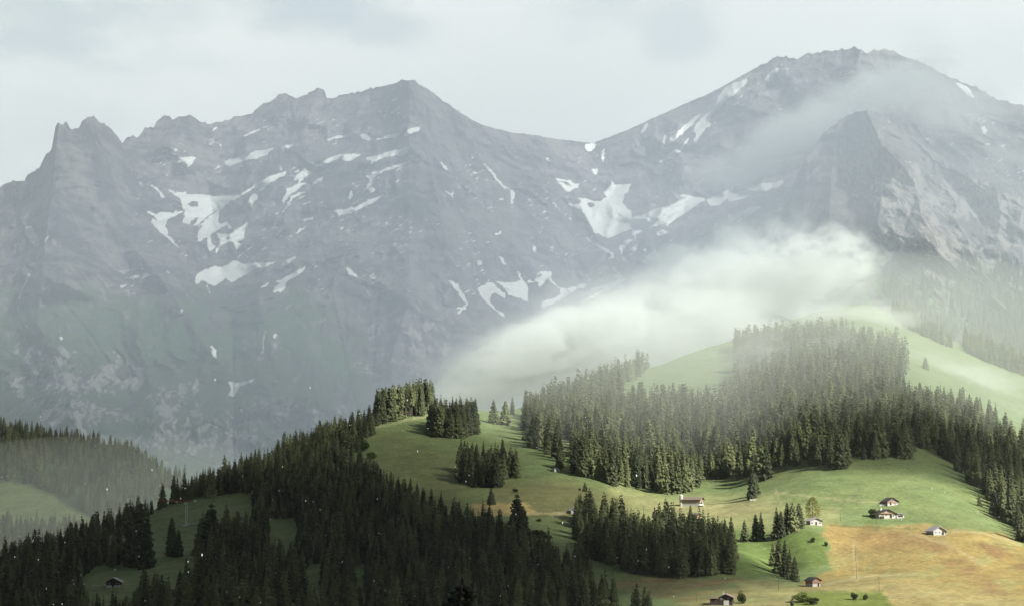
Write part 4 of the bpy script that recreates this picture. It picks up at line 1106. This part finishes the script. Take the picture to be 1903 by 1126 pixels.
far_r += scatter('far', [(1690,545),(1780,620),(1850,580),(1990,600),(1990,500),(1903,515),(1870,480),(1840,520),(1790,470),(1770,520),(1730,465),(1710,520)], 9.5, 16, 27, (2500, 4000), bvh=massif_bvh, seed=15, keep=.5)
far_r += scatter('far', [(1648,572),(1700,602),(1760,640),(1775,650),(1740,652),(1700,622),(1660,590)], 8, 18, 26, (2350, 2700), seed=16, keep=.6)
far_r += scatter('far', [(1790,640),(1840,664),(1910,690),(1980,712),(1980,722),(1903,700),(1840,676),(1795,655)], 7.5, 20, 28, (2300, 2650), seed=17, keep=.9)
merge_forest('massif_wood', far_r, 'hazy spruce wood at the foot of the limestone massif', 1)
del trees[keep_n:]

# ------------------------------------------------------------------ buildings
def boxes(name, lst, mat, parent):
    V, Fc = [], []
    for x0, y0, z0, x1, y1, z1 in lst:
        b = len(V)
        V += [(x, y, z) for x in (x0, x1) for y in (y0, y1) for z in (z0, z1)]
        Fc += [tuple(b + i for i in f) for f in ((0, 1, 3, 2), (4, 6, 7, 5), (0, 4, 5, 1), (2, 3, 7, 6), (0, 2, 6, 4), (1, 5, 7, 3))]
    me = bpy.data.meshes.new(name); me.from_pydata(V, [], Fc); me.update()
    return link(name, me, mat, parent)
def prism(name, prof, y0, y1, mat, parent):
    n = len(prof)
    V = [(x, y0, z) for x, z in prof] + [(x, y1, z) for x, z in prof]
    Fc = [tuple(range(n)), tuple(range(2 * n - 1, n - 1, -1))] + [(i, i + n, (i + 1) % n + n, (i + 1) % n) for i in range(n)]
    me = bpy.data.meshes.new(name); me.from_pydata(V, [], Fc); me.update()
    bm = bmesh.new(); bm.from_mesh(me); bmesh.ops.recalc_face_normals(bm, faces=bm.faces); bm.to_mesh(me); bm.free()
    return link(name, me, mat, parent)
def bar(p, q, r_):
    """a square bar between two points as vertices and quads"""
    p, q = Vector(p), Vector(q); d = (q - p).normalized()
    a = d.orthogonal().normalized() * r_; b = d.cross(a)
    V = [p + a, p + b, p - a, p - b, q + a, q + b, q - a, q - b]
    return [tuple(v) for v in V], [(0, 1, 5, 4), (1, 2, 6, 5), (2, 3, 7, 6), (3, 0, 4, 7), (0, 3, 2, 1), (4, 5, 6, 7)]
def bars(name, lst, mat, parent=None):
    V, Fc = [], []
    for p, q, r_ in lst:
        v, f = bar(p, q, r_); b = len(V); V += v; Fc += [tuple(b + i for i in x) for x in f]
    me = bpy.data.meshes.new(name); me.from_pydata(V, [], Fc); me.update()
    return link(name, me, mat, parent)
M_white = plain_mat('whitewash', (0.43, 0.42, 0.385), 0.9, 1.2, .25)
M_cream = plain_mat('cream_boards', (0.46, 0.42, 0.35), 0.9, 2.5, .35, (3, 3, .3))
M_wood = plain_mat('brown_boards', (0.26, 0.16, 0.12), 0.9, 2.5, .5, (4, 4, .3))
M_woodred = plain_mat('reddish_boards', (0.27, 0.19, 0.16), 0.9, 2.5, .4, (4, 4, .3))
M_wooddark = plain_mat('dark_boards', (0.05, 0.037, 0.03), 0.9, 2.5, .5, (4, 4, .3))
M_greywood = plain_mat('weathered_boards', (0.42, 0.41, 0.39), 0.9, 2.5, .45, (4, 4, .3))
M_roof = plain_mat('brown_tiles', (0.19, 0.15, 0.12), 0.8, 3, .4, (.4, 4, 1))
M_roofdark = plain_mat('dark_tiles', (0.055, 0.05, 0.045), 0.8, 3, .4, (.4, 4, 1))
M_roofgrey = plain_mat('grey_shingles', (0.34, 0.32, 0.34), 0.8, 3, .4, (.4, 4, 1))
M_roofpink = plain_mat('mauve_tiles', (0.25, 0.185, 0.175), 0.8, 3, .35, (.4, 4, 1))
M_win = plain_mat('window_glass', (0.025, 0.028, 0.035), 0.15, 1, .2)
M_conc = plain_mat('concrete', (0.55, 0.55, 0.50), 0.9, 1.5, .25)
M_steel = plain_mat('pale_steel', (0.60, 0.60, 0.52), 0.5, 1.5, .2)
M_red = plain_mat('rust_red_paint', (0.42, 0.10, 0.06), 0.6, 1.5, .3)
M_pink = plain_mat('apricot_plaster', (0.70, 0.42, 0.33), 0.9, 1.5, .2)

def house(px, py, w_px, l_m, rz, wall_h, pitch, over, mats, label, name='chalet', cat='chalet', base_frac=.45, windows=(), door=None, chimney=None, at=None, group='farm buildings on the meadows', sink=.0):
    hit = at or pick(px, py)
    w = w_px * hit.y / F
    root = empty(name, (hit.x, hit.y + l_m * .3, hit.z - sink), R(rz))
    tag(root, label, cat, group)
    base, upper, roof = mats
    hb = wall_h * base_frac
    rise = math.tan(R(pitch)) * w / 2
    hw, hl = w / 2, l_m / 2
    boxes('wall', [(-hw, -hl, -2.5, hw, hl, hb)], base, root)
    e = 0.06
    prism('gable_wall', [(-hw - e, hb), (hw + e, hb), (hw + e, wall_h), (0, wall_h + rise), (-hw - e, wall_h)], -hl - e, hl + e, upper, root)
    t = 0.22; ox = over; oz = math.tan(R(pitch)) * over
    prof = [(-hw - ox, wall_h - oz + .05), (0, wall_h + rise + .05), (hw + ox, wall_h - oz + .05), (hw + ox, wall_h - oz + t + .05), (0, wall_h + rise + t + .08), (-hw - ox, wall_h - oz + t + .05)]
    rf = prism('roof', prof, -hl - over * 1.1, hl + over, roof, root)
    if chimney:
        cx, cy, ch, cm = chimney
        boxes('chimney', [(cx - .4, cy - .4, wall_h, cx + .4, cy + .4, wall_h + rise + ch), (cx - .5, cy - .5, wall_h + rise + ch, cx + .5, cy + .5, wall_h + rise + ch + .18)], cm, rf)
    for x, z, ww, hh in windows:
        f = boxes('window', [(x - ww / 2 - .1, -hl - .16, z - hh / 2 - .1, x + ww / 2 + .1, -hl - .07, z - hh / 2), (x - ww / 2 - .1, -hl - .16, z + hh / 2, x + ww / 2 + .1, -hl - .07, z + hh / 2 + .1),
                             (x - ww / 2 - .1, -hl - .16, z - hh / 2, x - ww / 2, -hl - .07, z + hh / 2), (x + ww / 2, -hl - .16, z - hh / 2, x + ww / 2 + .1, -hl - .07, z + hh / 2)], M_white if upper is not M_white else M_wood, root)
        boxes('pane', [(x - ww / 2, -hl - .10, z - hh / 2, x + ww / 2, -hl - .075, z + hh / 2)], M_win, f)
    if door:
        x, ww, hh = door
        boxes('door', [(x - ww / 2, -hl - .15, 0, x + ww / 2, -hl - .07, hh)], M_wooddark, root)
    return root, w
# white and brown barn by the silo: long side to the viewer
hit = pick(1287, 941)
b, w = house(1287, 940, 20, 13.5, 68, 4.6, 22, 1.1, (M_white, M_woodred, M_roof), 'long white walled barn with brown boarding and brown roof below the wood', 'barn', 'barn', .55, door=(0, 2.4, 2.8))
boxes('plinth', [(4.4, -6.9, -2.5, 4.5, 6.9, .3)], M_conc, b)
for yy in (-4, 0, 4):
    f = boxes('window', [(4.3, yy - .8, 1.2, 4.42, yy + .8, 2.2)], M_wood, b); boxes('pane', [(4.42, yy - .6, 1.35, 4.44, yy + .6, 2.05)], M_win, f)
hit = pick(1266, 940)
silo = empty('silo', tuple(hit), 0); tag(silo, 'tall narrow white silo beside the left end of the long barn', 'silo')
v, f = tube([(0, 0, -2), (0, 0, 7.0), (0, 0, 7.05)], [1.15, 1.15, 1.0], 16); link('wall', np_mesh('wall', v, f), M_white, silo)
v, f = tube([(0, 0, 7.05), (0, 0, 7.6), (0, 0, 7.9)], [1.25, .7, .02], 16); link('roof', np_mesh('roof', v, f), M_conc, silo)
bars('ladder', [((1.2, -.25, -.5), (1.2, -.25, 7.8), .06), ((1.2, .25, -.5), (1.2, .25, 7.8), .06)] + [((1.2, -.25, z * .5), (1.2, .25, z * .5), .04) for z in range(1, 15)], M_steel, silo)
hit = pick(1302, 941)
tr = empty('trailer', (hit.x, hit.y, hit.z), .3); tag(tr, 'small grey farm trailer parked at the right end of the long barn', 'trailer')
boxes('body', [(-1.8, -.9, .7, 1.8, .9, 1.7)], M_steel, tr); boxes('load', [(-1.5, -.8, 1.7, .2, .8, 2.4)], M_wooddark, tr)
for sx in (-.9, .9):
    bm = bmesh.new(); bmesh.ops.create_cone(bm, cap_ends=True, segments=14, radius1=.5, radius2=.5, depth=2.1, matrix=Matrix.Translation((sx, 0, .5)) @ Matrix.Rotation(R(90), 4, 'X')); me = bpy.data.meshes.new('wheel'); bm.to_mesh(me); bm.free(); link('wheel', me, M_wooddark, tr)
bars('drawbar', [((1.8, 0, .8), (3.3, 0, .5), .08)], M_steel, tr)

house(1655, 938, 22, 7, 20, 2.3, 29, .8, (M_white, M_woodred, M_roofdark), 'small chalet with reddish gable just above the large cream chalet', 'chalet', 'chalet', .42, windows=((-.4, 3.0, .7, .7), (1.5, .9, .8, .6)), door=(-1.6, 1.1, 1.9))
hit = pick(1641, 939)
v_ = boxes('water_trough', [(-2.4, -.6, -.4, 2.4, -.45, .75), (-2.4, .45, -.4, 2.4, .6, .75), (-2.4, -.45, -.4, -2.25, .45, .75), (2.25, -.45, -.4, 2.4, .45, .75), (-2.25, -.45, -.4, 2.25, .45, .3)], M_white, None)
v_.location = hit; tag(v_, 'white water trough left of the upper small chalet', 'trough')
b, w = house(1645, 962, 35, 8, 18, 2.6, 23, 1.2, (M_white, M_cream, M_roofdark), 'large cream chalet with white annex in the green field', 'chalet', 'chalet', .35, windows=((-3.3, 1.9, 1.0, .8), (-1.0, 1.9, 1.0, .8), (3.8, 1.5, .8, .7), (0, 3.9, .8, .6)), door=(2.2, 1.5, 2.6), chimney=(-1.5, 1.5, 1.0, M_conc))
boxes('balcony', [(-w / 2 + .5, -5.0, 2.45, w / 2 - 3.2, -4.1, 2.58), (-w / 2 + .5, -5.0, 2.58, w / 2 - 3.2, -4.92, 3.3)], M_wood, b)
boxes('firewood', [(-w / 2 + .6, -4.8, -.3, -w / 2 + 3.0, -4.1, 1.1)], M_wooddark, b)
boxes('annex_wall', [(w / 2 + .08, -4.6, -2.5, w / 2 + 5.2, 1.5, 2.2)], M_white, b)
prism('annex_roof', [(w / 2 + .08, 2.75), (w / 2 + 5.8, 2.25), (w / 2 + 5.8, 2.45), (w / 2 + .08, 3.0)], -5.3, 2.1, M_roofgrey, b)
f = boxes('window', [(w / 2 + .9, -4.72, .6, w / 2 + 4.4, -4.62, 1.8)], M_wood, b); boxes('pane', [(w / 2 + 1.05, -4.76, .75, w / 2 + 4.25, -4.73, 1.65)], M_win, f)
house(1741, 993, 24, 8.5, 16, 2.4, 30, 1.1, (M_greywood, M_greywood, M_roofgrey), 'weathered grey hay barn with white windows in the brown hay field', 'hay_barn', 'barn', .4, windows=((-2.3, 1.3, .6, .6), (0, 1.3, .6, .6)), door=(2.2, 1.3, 1.9))
house(1512, 1089, 17, 6, 25, 2.9, 28, .7, (M_white, M_wood, M_roofdark), 'small hut with white base and dark brown roof below the green bank', 'hut', 'hut', .42, windows=((-.9, 1.9, .5, .5),), door=(1.0, .9, 1.7))
b, w = house(1351, 1123, 24, 8, -10, 3.3, 24, 1.0, (M_wooddark, M_wooddark, M_roofpink), 'dark wooden chalet with mauve roof and white wall patch beside a round tree', 'chalet', 'chalet', .45, windows=((1.2, 2.7, .5, .5), (-1.9, 2.6, .5, .5)), chimney=(-1.1, -1.0, .9, M_white))
boxes('white_wall', [(-.9, -4.28, -1.5, 1.4, -4.12, 1.9)], M_white, b)
prism('side_roof', [(-w / 2 - 4.6, 2.5), (-w / 2 - .05, 3.1), (-w / 2 - .05, 3.35), (-w / 2 - 4.6, 2.75)], -4.6, 4.4, M_roofpink, b)
boxes('side_wall', [(-w / 2 - 4.0, -3.9, -2, -w / 2 - .1, 3.8, 2.5)], M_wooddark, b)
house(1514, 975, 23, 6, 14, 2.6, 22, 1.0, (M_white, M_greywood, M_roofgrey), 'low chalet with grey roof half hidden behind the sunlit larch', 'chalet', 'chalet', .5, windows=((-2.6, 1.2, .8, .6), (2.4, 1.2, .8, .6)), door=(0, 1, 1.8))
house(1033, 876, 11, 4, 25, 2.2, 22, .4, (M_greywood, M_greywood, M_roofdark), 'tiny grey hut with rounded dark roof at the foot of the wood', 'hut', 'hut', .4, door=(0, .9, 1.6))
house(1070, 954, 22, 7, 12, 2.2, 27, .9, (M_white, M_greywood, M_roofgrey), 'low hut with pale roof half hidden by the dark grove', 'hut', 'hut', .5, windows=((-1.5, 1.1, .6, .5),), door=(1.2, 1, 1.7))
house(210, 1096, 24, 9, 4, 2.9, 27, 1.0, (M_conc, M_wooddark, M_greywood), 'dark chalet with pale roof edges among the shaded spruces lower left', 'chalet', 'chalet', .3, windows=((2.4, 1.5, 1.6, .7), (-1.8, 1.6, .8, .8)), door=(0, 1, 1.9), at=pick(210, 1090))
house(1296, 966, 10, 5, 30, 3.4, 30, .5, (M_pink, M_pink, M_roofpink), 'little apricot gabled hut peeking over the tips of the shaded grove', 'hut', 'hut', .4, windows=((0, 2.4, .6, .6),))
house(404, 975, 26, 9, 8, 2.6, 20, .8, (M_conc, M_greywood, M_roofdark), 'unfinished chalet with pale boards on the building site right of the crane', 'chalet', 'chalet', .4, windows=((-1.5, 1.4, 1, .8), (1.8, 1.4, 1, .8)), at=pick(402, 978))

# crane
hit = pick(346, 976)
k = hit.y / F
cr = empty('tower_crane', tuple(hit), 0); tag(cr, 'tower crane with pale mast and rust red jib on the shaded clearing', 'crane')
mh = 42 * k; hw = .55
L = [((sx * hw, sy * hw, -1), (sx * hw, sy * hw, mh), .14) for sx in (-1, 1) for sy in (-1, 1)]
nb = 9
for i in range(nb):
    z0, z1 = mh * i / nb, mh * (i + 1) / nb
    for sx, sy, tx, ty in ((-1, -1, 1, -1), (1, -1, 1, 1), (1, 1, -1, 1), (-1, 1, -1, -1)):
        L.append(((sx * hw, sy * hw, z0), (tx * hw, ty * hw, z1), .07)); L.append(((sx * hw, sy * hw, z1), (tx * hw, ty * hw, z1), .07))
bars('mast', L, M_steel, cr)
jl = 60 * k
L = []
def jp(t, w_, u): return (-jl * t, w_, mh + .4 + u + 1.3 * t)
for w_, u in ((-.45, 0), (.45, 0), (0, .95)): L.append((jp(0, w_, u), jp(1, w_, u * .6), .10))
for i in range(16):
    a, b2_ = i / 16, (i + 1) / 16
    L += [(jp(a, -.45, 0), jp((a + b2_) / 2, 0, .9), .05), (jp((a + b2_) / 2, 0, .9), jp(b2_, -.45, 0), .05), (jp(a, .45, 0), jp((a + b2_) / 2, 0, .9), .05), (jp(a, -.45, 0), jp(a, .45, 0), .05)]
bars('jib', L, M_red, cr)
bars('counter_jib', [((0, -.45, mh + .5), (6, -.45, mh + 1.7), .11), ((0, .45, mh + .5), (6, .45, mh + 1.7), .11), ((0, 0, mh), (0, 0, mh + 3), .14), ((0, 0, mh + 3), (6, 0, mh + 1.8), .04), ((0, 0, mh + 3), jp(.6, 0, .9), .04)], M_red, cr)
boxes('counterweight', [(5, -.6, mh + .6, 6.2, .6, mh + 2.0)], M_conc, cr)
boxes('cab', [(-1.9, -.5, mh - 1.2, -.75, .5, mh + .3)], M_white, cr)
boxes('trolley', [(-jl * .34, -.5, mh + .1, -jl * .27, .5, mh + 1.0)], M_conc, cr)
boxes('base', [(-2, -2, -1, 2, 2, .5)], M_conc, cr)
hit = pick(362, 975)
st = empty('timber_stack', tuple(hit), .15); tag(st, 'stack of pale planks beside the crane foot', 'timber')
bars('planks', [((-5, y * .5, .3 + z * .35), (5 - .4 * ((y * 7 + z * 3) % 3), y * .5, .35 + z * .35), .14) for y in range(-2, 3) for z in range(4)], M_greywood, st)

# poles with a cross arm
def pole(px, py, h, label):
    hit = pick(px, py)
    r0 = empty('power_pole', tuple(hit), 0); tag(r0, label, 'pole', 'wooden poles on the fields')
    v, f = tube([(0, 0, -1), (0, 0, h)], [.10, .07], 8); link('post', np_mesh('post', v, f), M_bark, r0)
    bars('cross_arm', [((-.9, 0, h - .5), (.9, 0, h - .5), .07)], M_bark, r0)
for px, py, h, lab in ((1590, 1042, 8, 'thin pole standing in the middle of the brown hay field'), (1592, 1076, 8, 'thin pole at the lower end of the brown hay field'), (1634, 1099, 7, 'thin pole at the corner of the dark green bank'), (1294, 1117, 8, 'thin pole on the lower hay field left of the dark chalet'),
                       (1196, 963, 8, 'thin pole on the pale meadow left of the shaded grove tops'), (905, 952, 7, 'thin pole at the edge of the dry hay strip'), (1562, 968, 7, 'thin pole on the green field right of the larch'), (1447, 1096, 7, 'thin pole by the field boundary left of the small hut'), (1628, 972, 6, 'thin pole at the upper edge of the brown hay field')):
    pole(px, py, h, lab)
# benches and troughs seen as pale specks
for px, py, lab in ((1400, 930, 'pale wooden trough on the meadow below the slender spruce'), (1822, 1131, 'pale heap of boards at the bottom edge of the brown hay field')):
    hit = pick(px, py)
    o = empty('wooden_trough', tuple(hit), .2); tag(o, lab, 'trough')
    boxes('basin', [(-2.6, -.5, .3, 2.6, -.35, .95), (-2.6, .35, .3, 2.6, .5, .95), (-2.6, -.35, .3, -2.4, .35, .95), (2.4, -.35, .3, 2.6, .35, .95), (-2.4, -.35, .3, 2.4, .35, .5)], M_cream, o)
    boxes('foot', [(-1.9, -.4, -.3, -1.6, .4, .29), (1.6, -.4, -.3, 1.9, .4, .29)], M_conc, o)

# ------------------------------------------------------------------ broad-leaved trees, larch, bushes
def leafy(seed, n, lobes, quad):
    g = np.random.default_rng(seed)
    L = g.normal(0, 1, (lobes, 3)); L /= np.linalg.norm(L, axis=1)[:, None]
    L = L * g.uniform(.35, .62, (lobes, 1)); L[:, 2] = np.abs(L[:, 2]) * .9 + .05 if quad < 0 else L[:, 2]
    q = abs(quad)
    which = g.integers(0, lobes, n)
    d = g.normal(0, 1, (n, 3)); d /= np.linalg.norm(d, axis=1)[:, None]
    c = L[which] + d * g.uniform(.55, 1.0, (n, 1)) ** .5 * g.uniform(.36, .5, (lobes, 1))[which]
    c[:, 2] = np.maximum(c[:, 2], -.75)
    nrm = d + g.normal(0, .7, (n, 3)); nrm /= np.linalg.norm(nrm, axis=1)[:, None]
    a = np.cross(nrm, g.normal(0, 1, (n, 3))); a /= np.linalg.norm(a, axis=1)[:, None]
    b = np.cross(nrm, a)
    sz = q * g.uniform(.6, 1.4, (n, 1))
    V = np.stack([c - a * sz, c + b * sz * .7, c + a * sz, c - b * sz * .7], 1).reshape(-1, 3)
    return V, np.arange(4 * n).reshape(-1, 4)
LEAFY = [leafy(50 + i, 1500, 11, .075) for i in range(3)]
LM = {}
def leaf_mesh(i, mat, nm):
    if (i, mat.name, nm) not in LM: LM[(i, mat.name, nm)] = tree_mesh(nm, LEAFY[i], mat)
    return LM[(i, mat.name, nm)]
def bush(px, py, wpx, hpx, mat, label, group=None, i=0, nm='bush'):
    hit = pick(px, py); k = hit.y / F
    o = empty(nm, (hit.x, hit.y, hit.z), px * .37)
    tag(o, label, 'bush' if nm == 'bush' else 'tree', group)
    cr = link('crown', leaf_mesh(i, mat, 'crown'), None, o)
    cr.scale = (wpx * k / 2, wpx * k / 2, hpx * k / 1.7); cr.location = (0, 0, hpx * k * .42)
    L = [((0, 0, -.5), (0, 0, hpx * k * .5), max(.12, wpx * k * .022))]
    for a in range(5): L.append(((0, 0, hpx * k * .12), (math.cos(a * 1.3) * wpx * k * .26, math.sin(a * 1.3) * wpx * k * .26, hpx * k * .6), max(.06, wpx * k * .011)))
    bars('stem' if nm == 'bush' else 'trunk', L, M_bark, o)
    return o
bush(1379, 1121, 21, 24, M_leafdark, 'round dark broad leaved tree at the right end of the dark chalet', i=1, nm='broadleaf_tree')
for j, (px, py, w_, h_, mt, lab) in enumerate((
    (1304, 886, 28, 26, M_leaf, 'bright green bush, left one of the three at the foot of the wood'), (1330, 888, 30, 20, M_leaf, 'bright green bush in the middle of the three at the foot of the wood'), (1345, 889, 20, 16, M_leaf, 'low bright green bush, right one of the three at the foot of the wood'),
    (1441, 866, 22, 24, M_leaf, 'green bush at the lower edge of the dark middle wood'), (1801, 899, 16, 18, M_leaf, 'light green round bush in the shade of the right wood edge'), (1470, 864, 18, 14, M_leaf, 'small green bush right of the larger one at the wood edge'),
    (1587, 1114, 18, 15, M_leafdark, 'dark round bush on the bank at the bottom edge, left of a smaller one'), (1608, 1114, 13, 12, M_leafdark, 'small dark bush on the bank at the bottom edge, right of the larger one'),
    (1511, 1007, 12, 10, M_leafdark, 'dark little bush on the green bank right of the larch'), (1535, 1014, 9, 9, M_leafdark, 'smallest bush at the corner of the brown hay field'),
    (1492, 1118, 42, 18, M_leaf, 'wide low bush at the bottom edge below the small hut'), (1512, 1122, 30, 14, M_leafdark, 'dark low bush merging with the wide one at the bottom edge'),
    (998, 998, 46, 16, M_leafdark, 'low dark thicket right of the tall lone spruce below the hay strip'), (1018, 1000, 24, 10, M_leafdark, 'smaller thicket at the right end of the low dark thicket'), (1002, 968, 13, 5, M_leafdark, 'flat dark shrub below the end of the hay strip'),
    (957, 914, 14, 8, M_leafdark, 'flat dark shrub above the tall lone spruce'), (1077, 911, 6, 5, M_leafdark, 'tiny shrub left of the small lone cone shaped spruce'),
    (1622, 960, 24, 17, M_leafdark, 'dark mound shaped bush at the left wall of the cream chalet'), (1756, 991, 7, 6, M_leafdark, 'little dark bush at the right corner of the grey hay barn'),
    (672, 838, 34, 22, M_leaf, 'leafy thicket at the upper edge of the shaded slope beside the knoll'), (690, 852, 26, 14, M_leaf, 'lower leafy thicket at the left end of the knoll meadow'), (808, 812, 26, 9, M_leaf, 'low bushes at the foot of the clump on the knoll'), (880, 905, 26, 10, M_leafdark, 'low bushes at the foot of the copse above the hay strip'),
    (820, 1120, 60, 46, M_leafdark, 'shaggy leafy tree in the dark slope near the bottom edge'))):
    bush(px, py, w_, h_, mt, lab, 'bushes on the meadows', j % 3)
# larch
hit = pick(1511, 974); k = hit.y / F
lar = empty('larch_tree', (hit.x, hit.y, hit.z - .2)); tag(lar, 'light green sunlit larch with open rounded crown in front of a low chalet', 'tree')
hh = 50 * k
v, f = tube([(0, 0, -.5), (0, 0, hh * .4), (0, 0, hh * .96)], [.3, .22, .05], 8); link('trunk', np_mesh('trunk', v, f), M_bark, lar)
g = np.random.default_rng(5); V = []; Q_ = []
for i in range(1500):
    t = g.uniform(.24, 1.0) ** .9
    rad = .30 * math.sin(math.pi * min(1, (1.02 - t) / .95)) ** .75 * g.uniform(.25, 1) ** .5
    a = g.uniform(0, 6.28); c = np.array([rad * math.cos(a), rad * math.sin(a), t + .03 * g.normal()])
    u = g.normal(0, 1, 3); u /= np.linalg.norm(u); w2 = np.cross(u, g.normal(0, 1, 3)); w2 /= np.linalg.norm(w2)
    s_ = .019 * g.uniform(.6, 1.4)
    b_ = len(V); V += [c - u * s_, c + w2 * s_ * .6, c + u * s_, c - w2 * s_ * .6]; Q_.append((b_, b_ + 1, b_ + 2, b_ + 3))
link('crown', tree_mesh('crown', (np.array(V) * hh, np.array(Q_)), M_larch), None, lar)
bars('limb', [((0, 0, hh * t), (math.cos(i * 2.4) * hh * .2 * (1.1 - t), math.sin(i * 2.4) * hh * .2 * (1.1 - t), hh * (t + .05)), .05) for i, t in enumerate(np.linspace(.3, .85, 12))], M_bark, lar)

# ------------------------------------------------------------------ falling rain, a few sunlit drops near the viewer
g = np.random.default_rng(77); V = []; Fc = []
for i in range(420):
    D = g.uniform(13, 42)
    c = P(g.uniform(-40, 1943), g.uniform(-20, 1150), D)
    if g.random() < .55: c = P(g.uniform(-40, 1300), g.uniform(700, 1150), D)
    r_ = g.uniform(.0016, .0034) * (1 + (g.random() < .06) * 1.1); ln_ = r_ * g.uniform(1.4, 3.2)
    b_ = len(V); x, y, z = c
    V += [(x + r_, y, z), (x, y + r_, z), (x - r_, y, z), (x, y - r_, z), (x, y, z + ln_), (x, y, z - ln_)]
    Fc += [(b_ + i0, b_ + (i0 + 1) % 4, b_ + 4) for i0 in range(4)] + [(b_ + (i0 + 1) % 4, b_ + i0, b_ + 5) for i0 in range(4)]
m_, n_, b_s = principled('rain_water', 0.2, .5); b_s.inputs['Base Color'].default_value = (.8, .82, .85, 1)
tag(link('rain', np_mesh('rain', np.array(V), np.array(Fc)), m_), 'falling raindrops catching the light', kind='stuff')
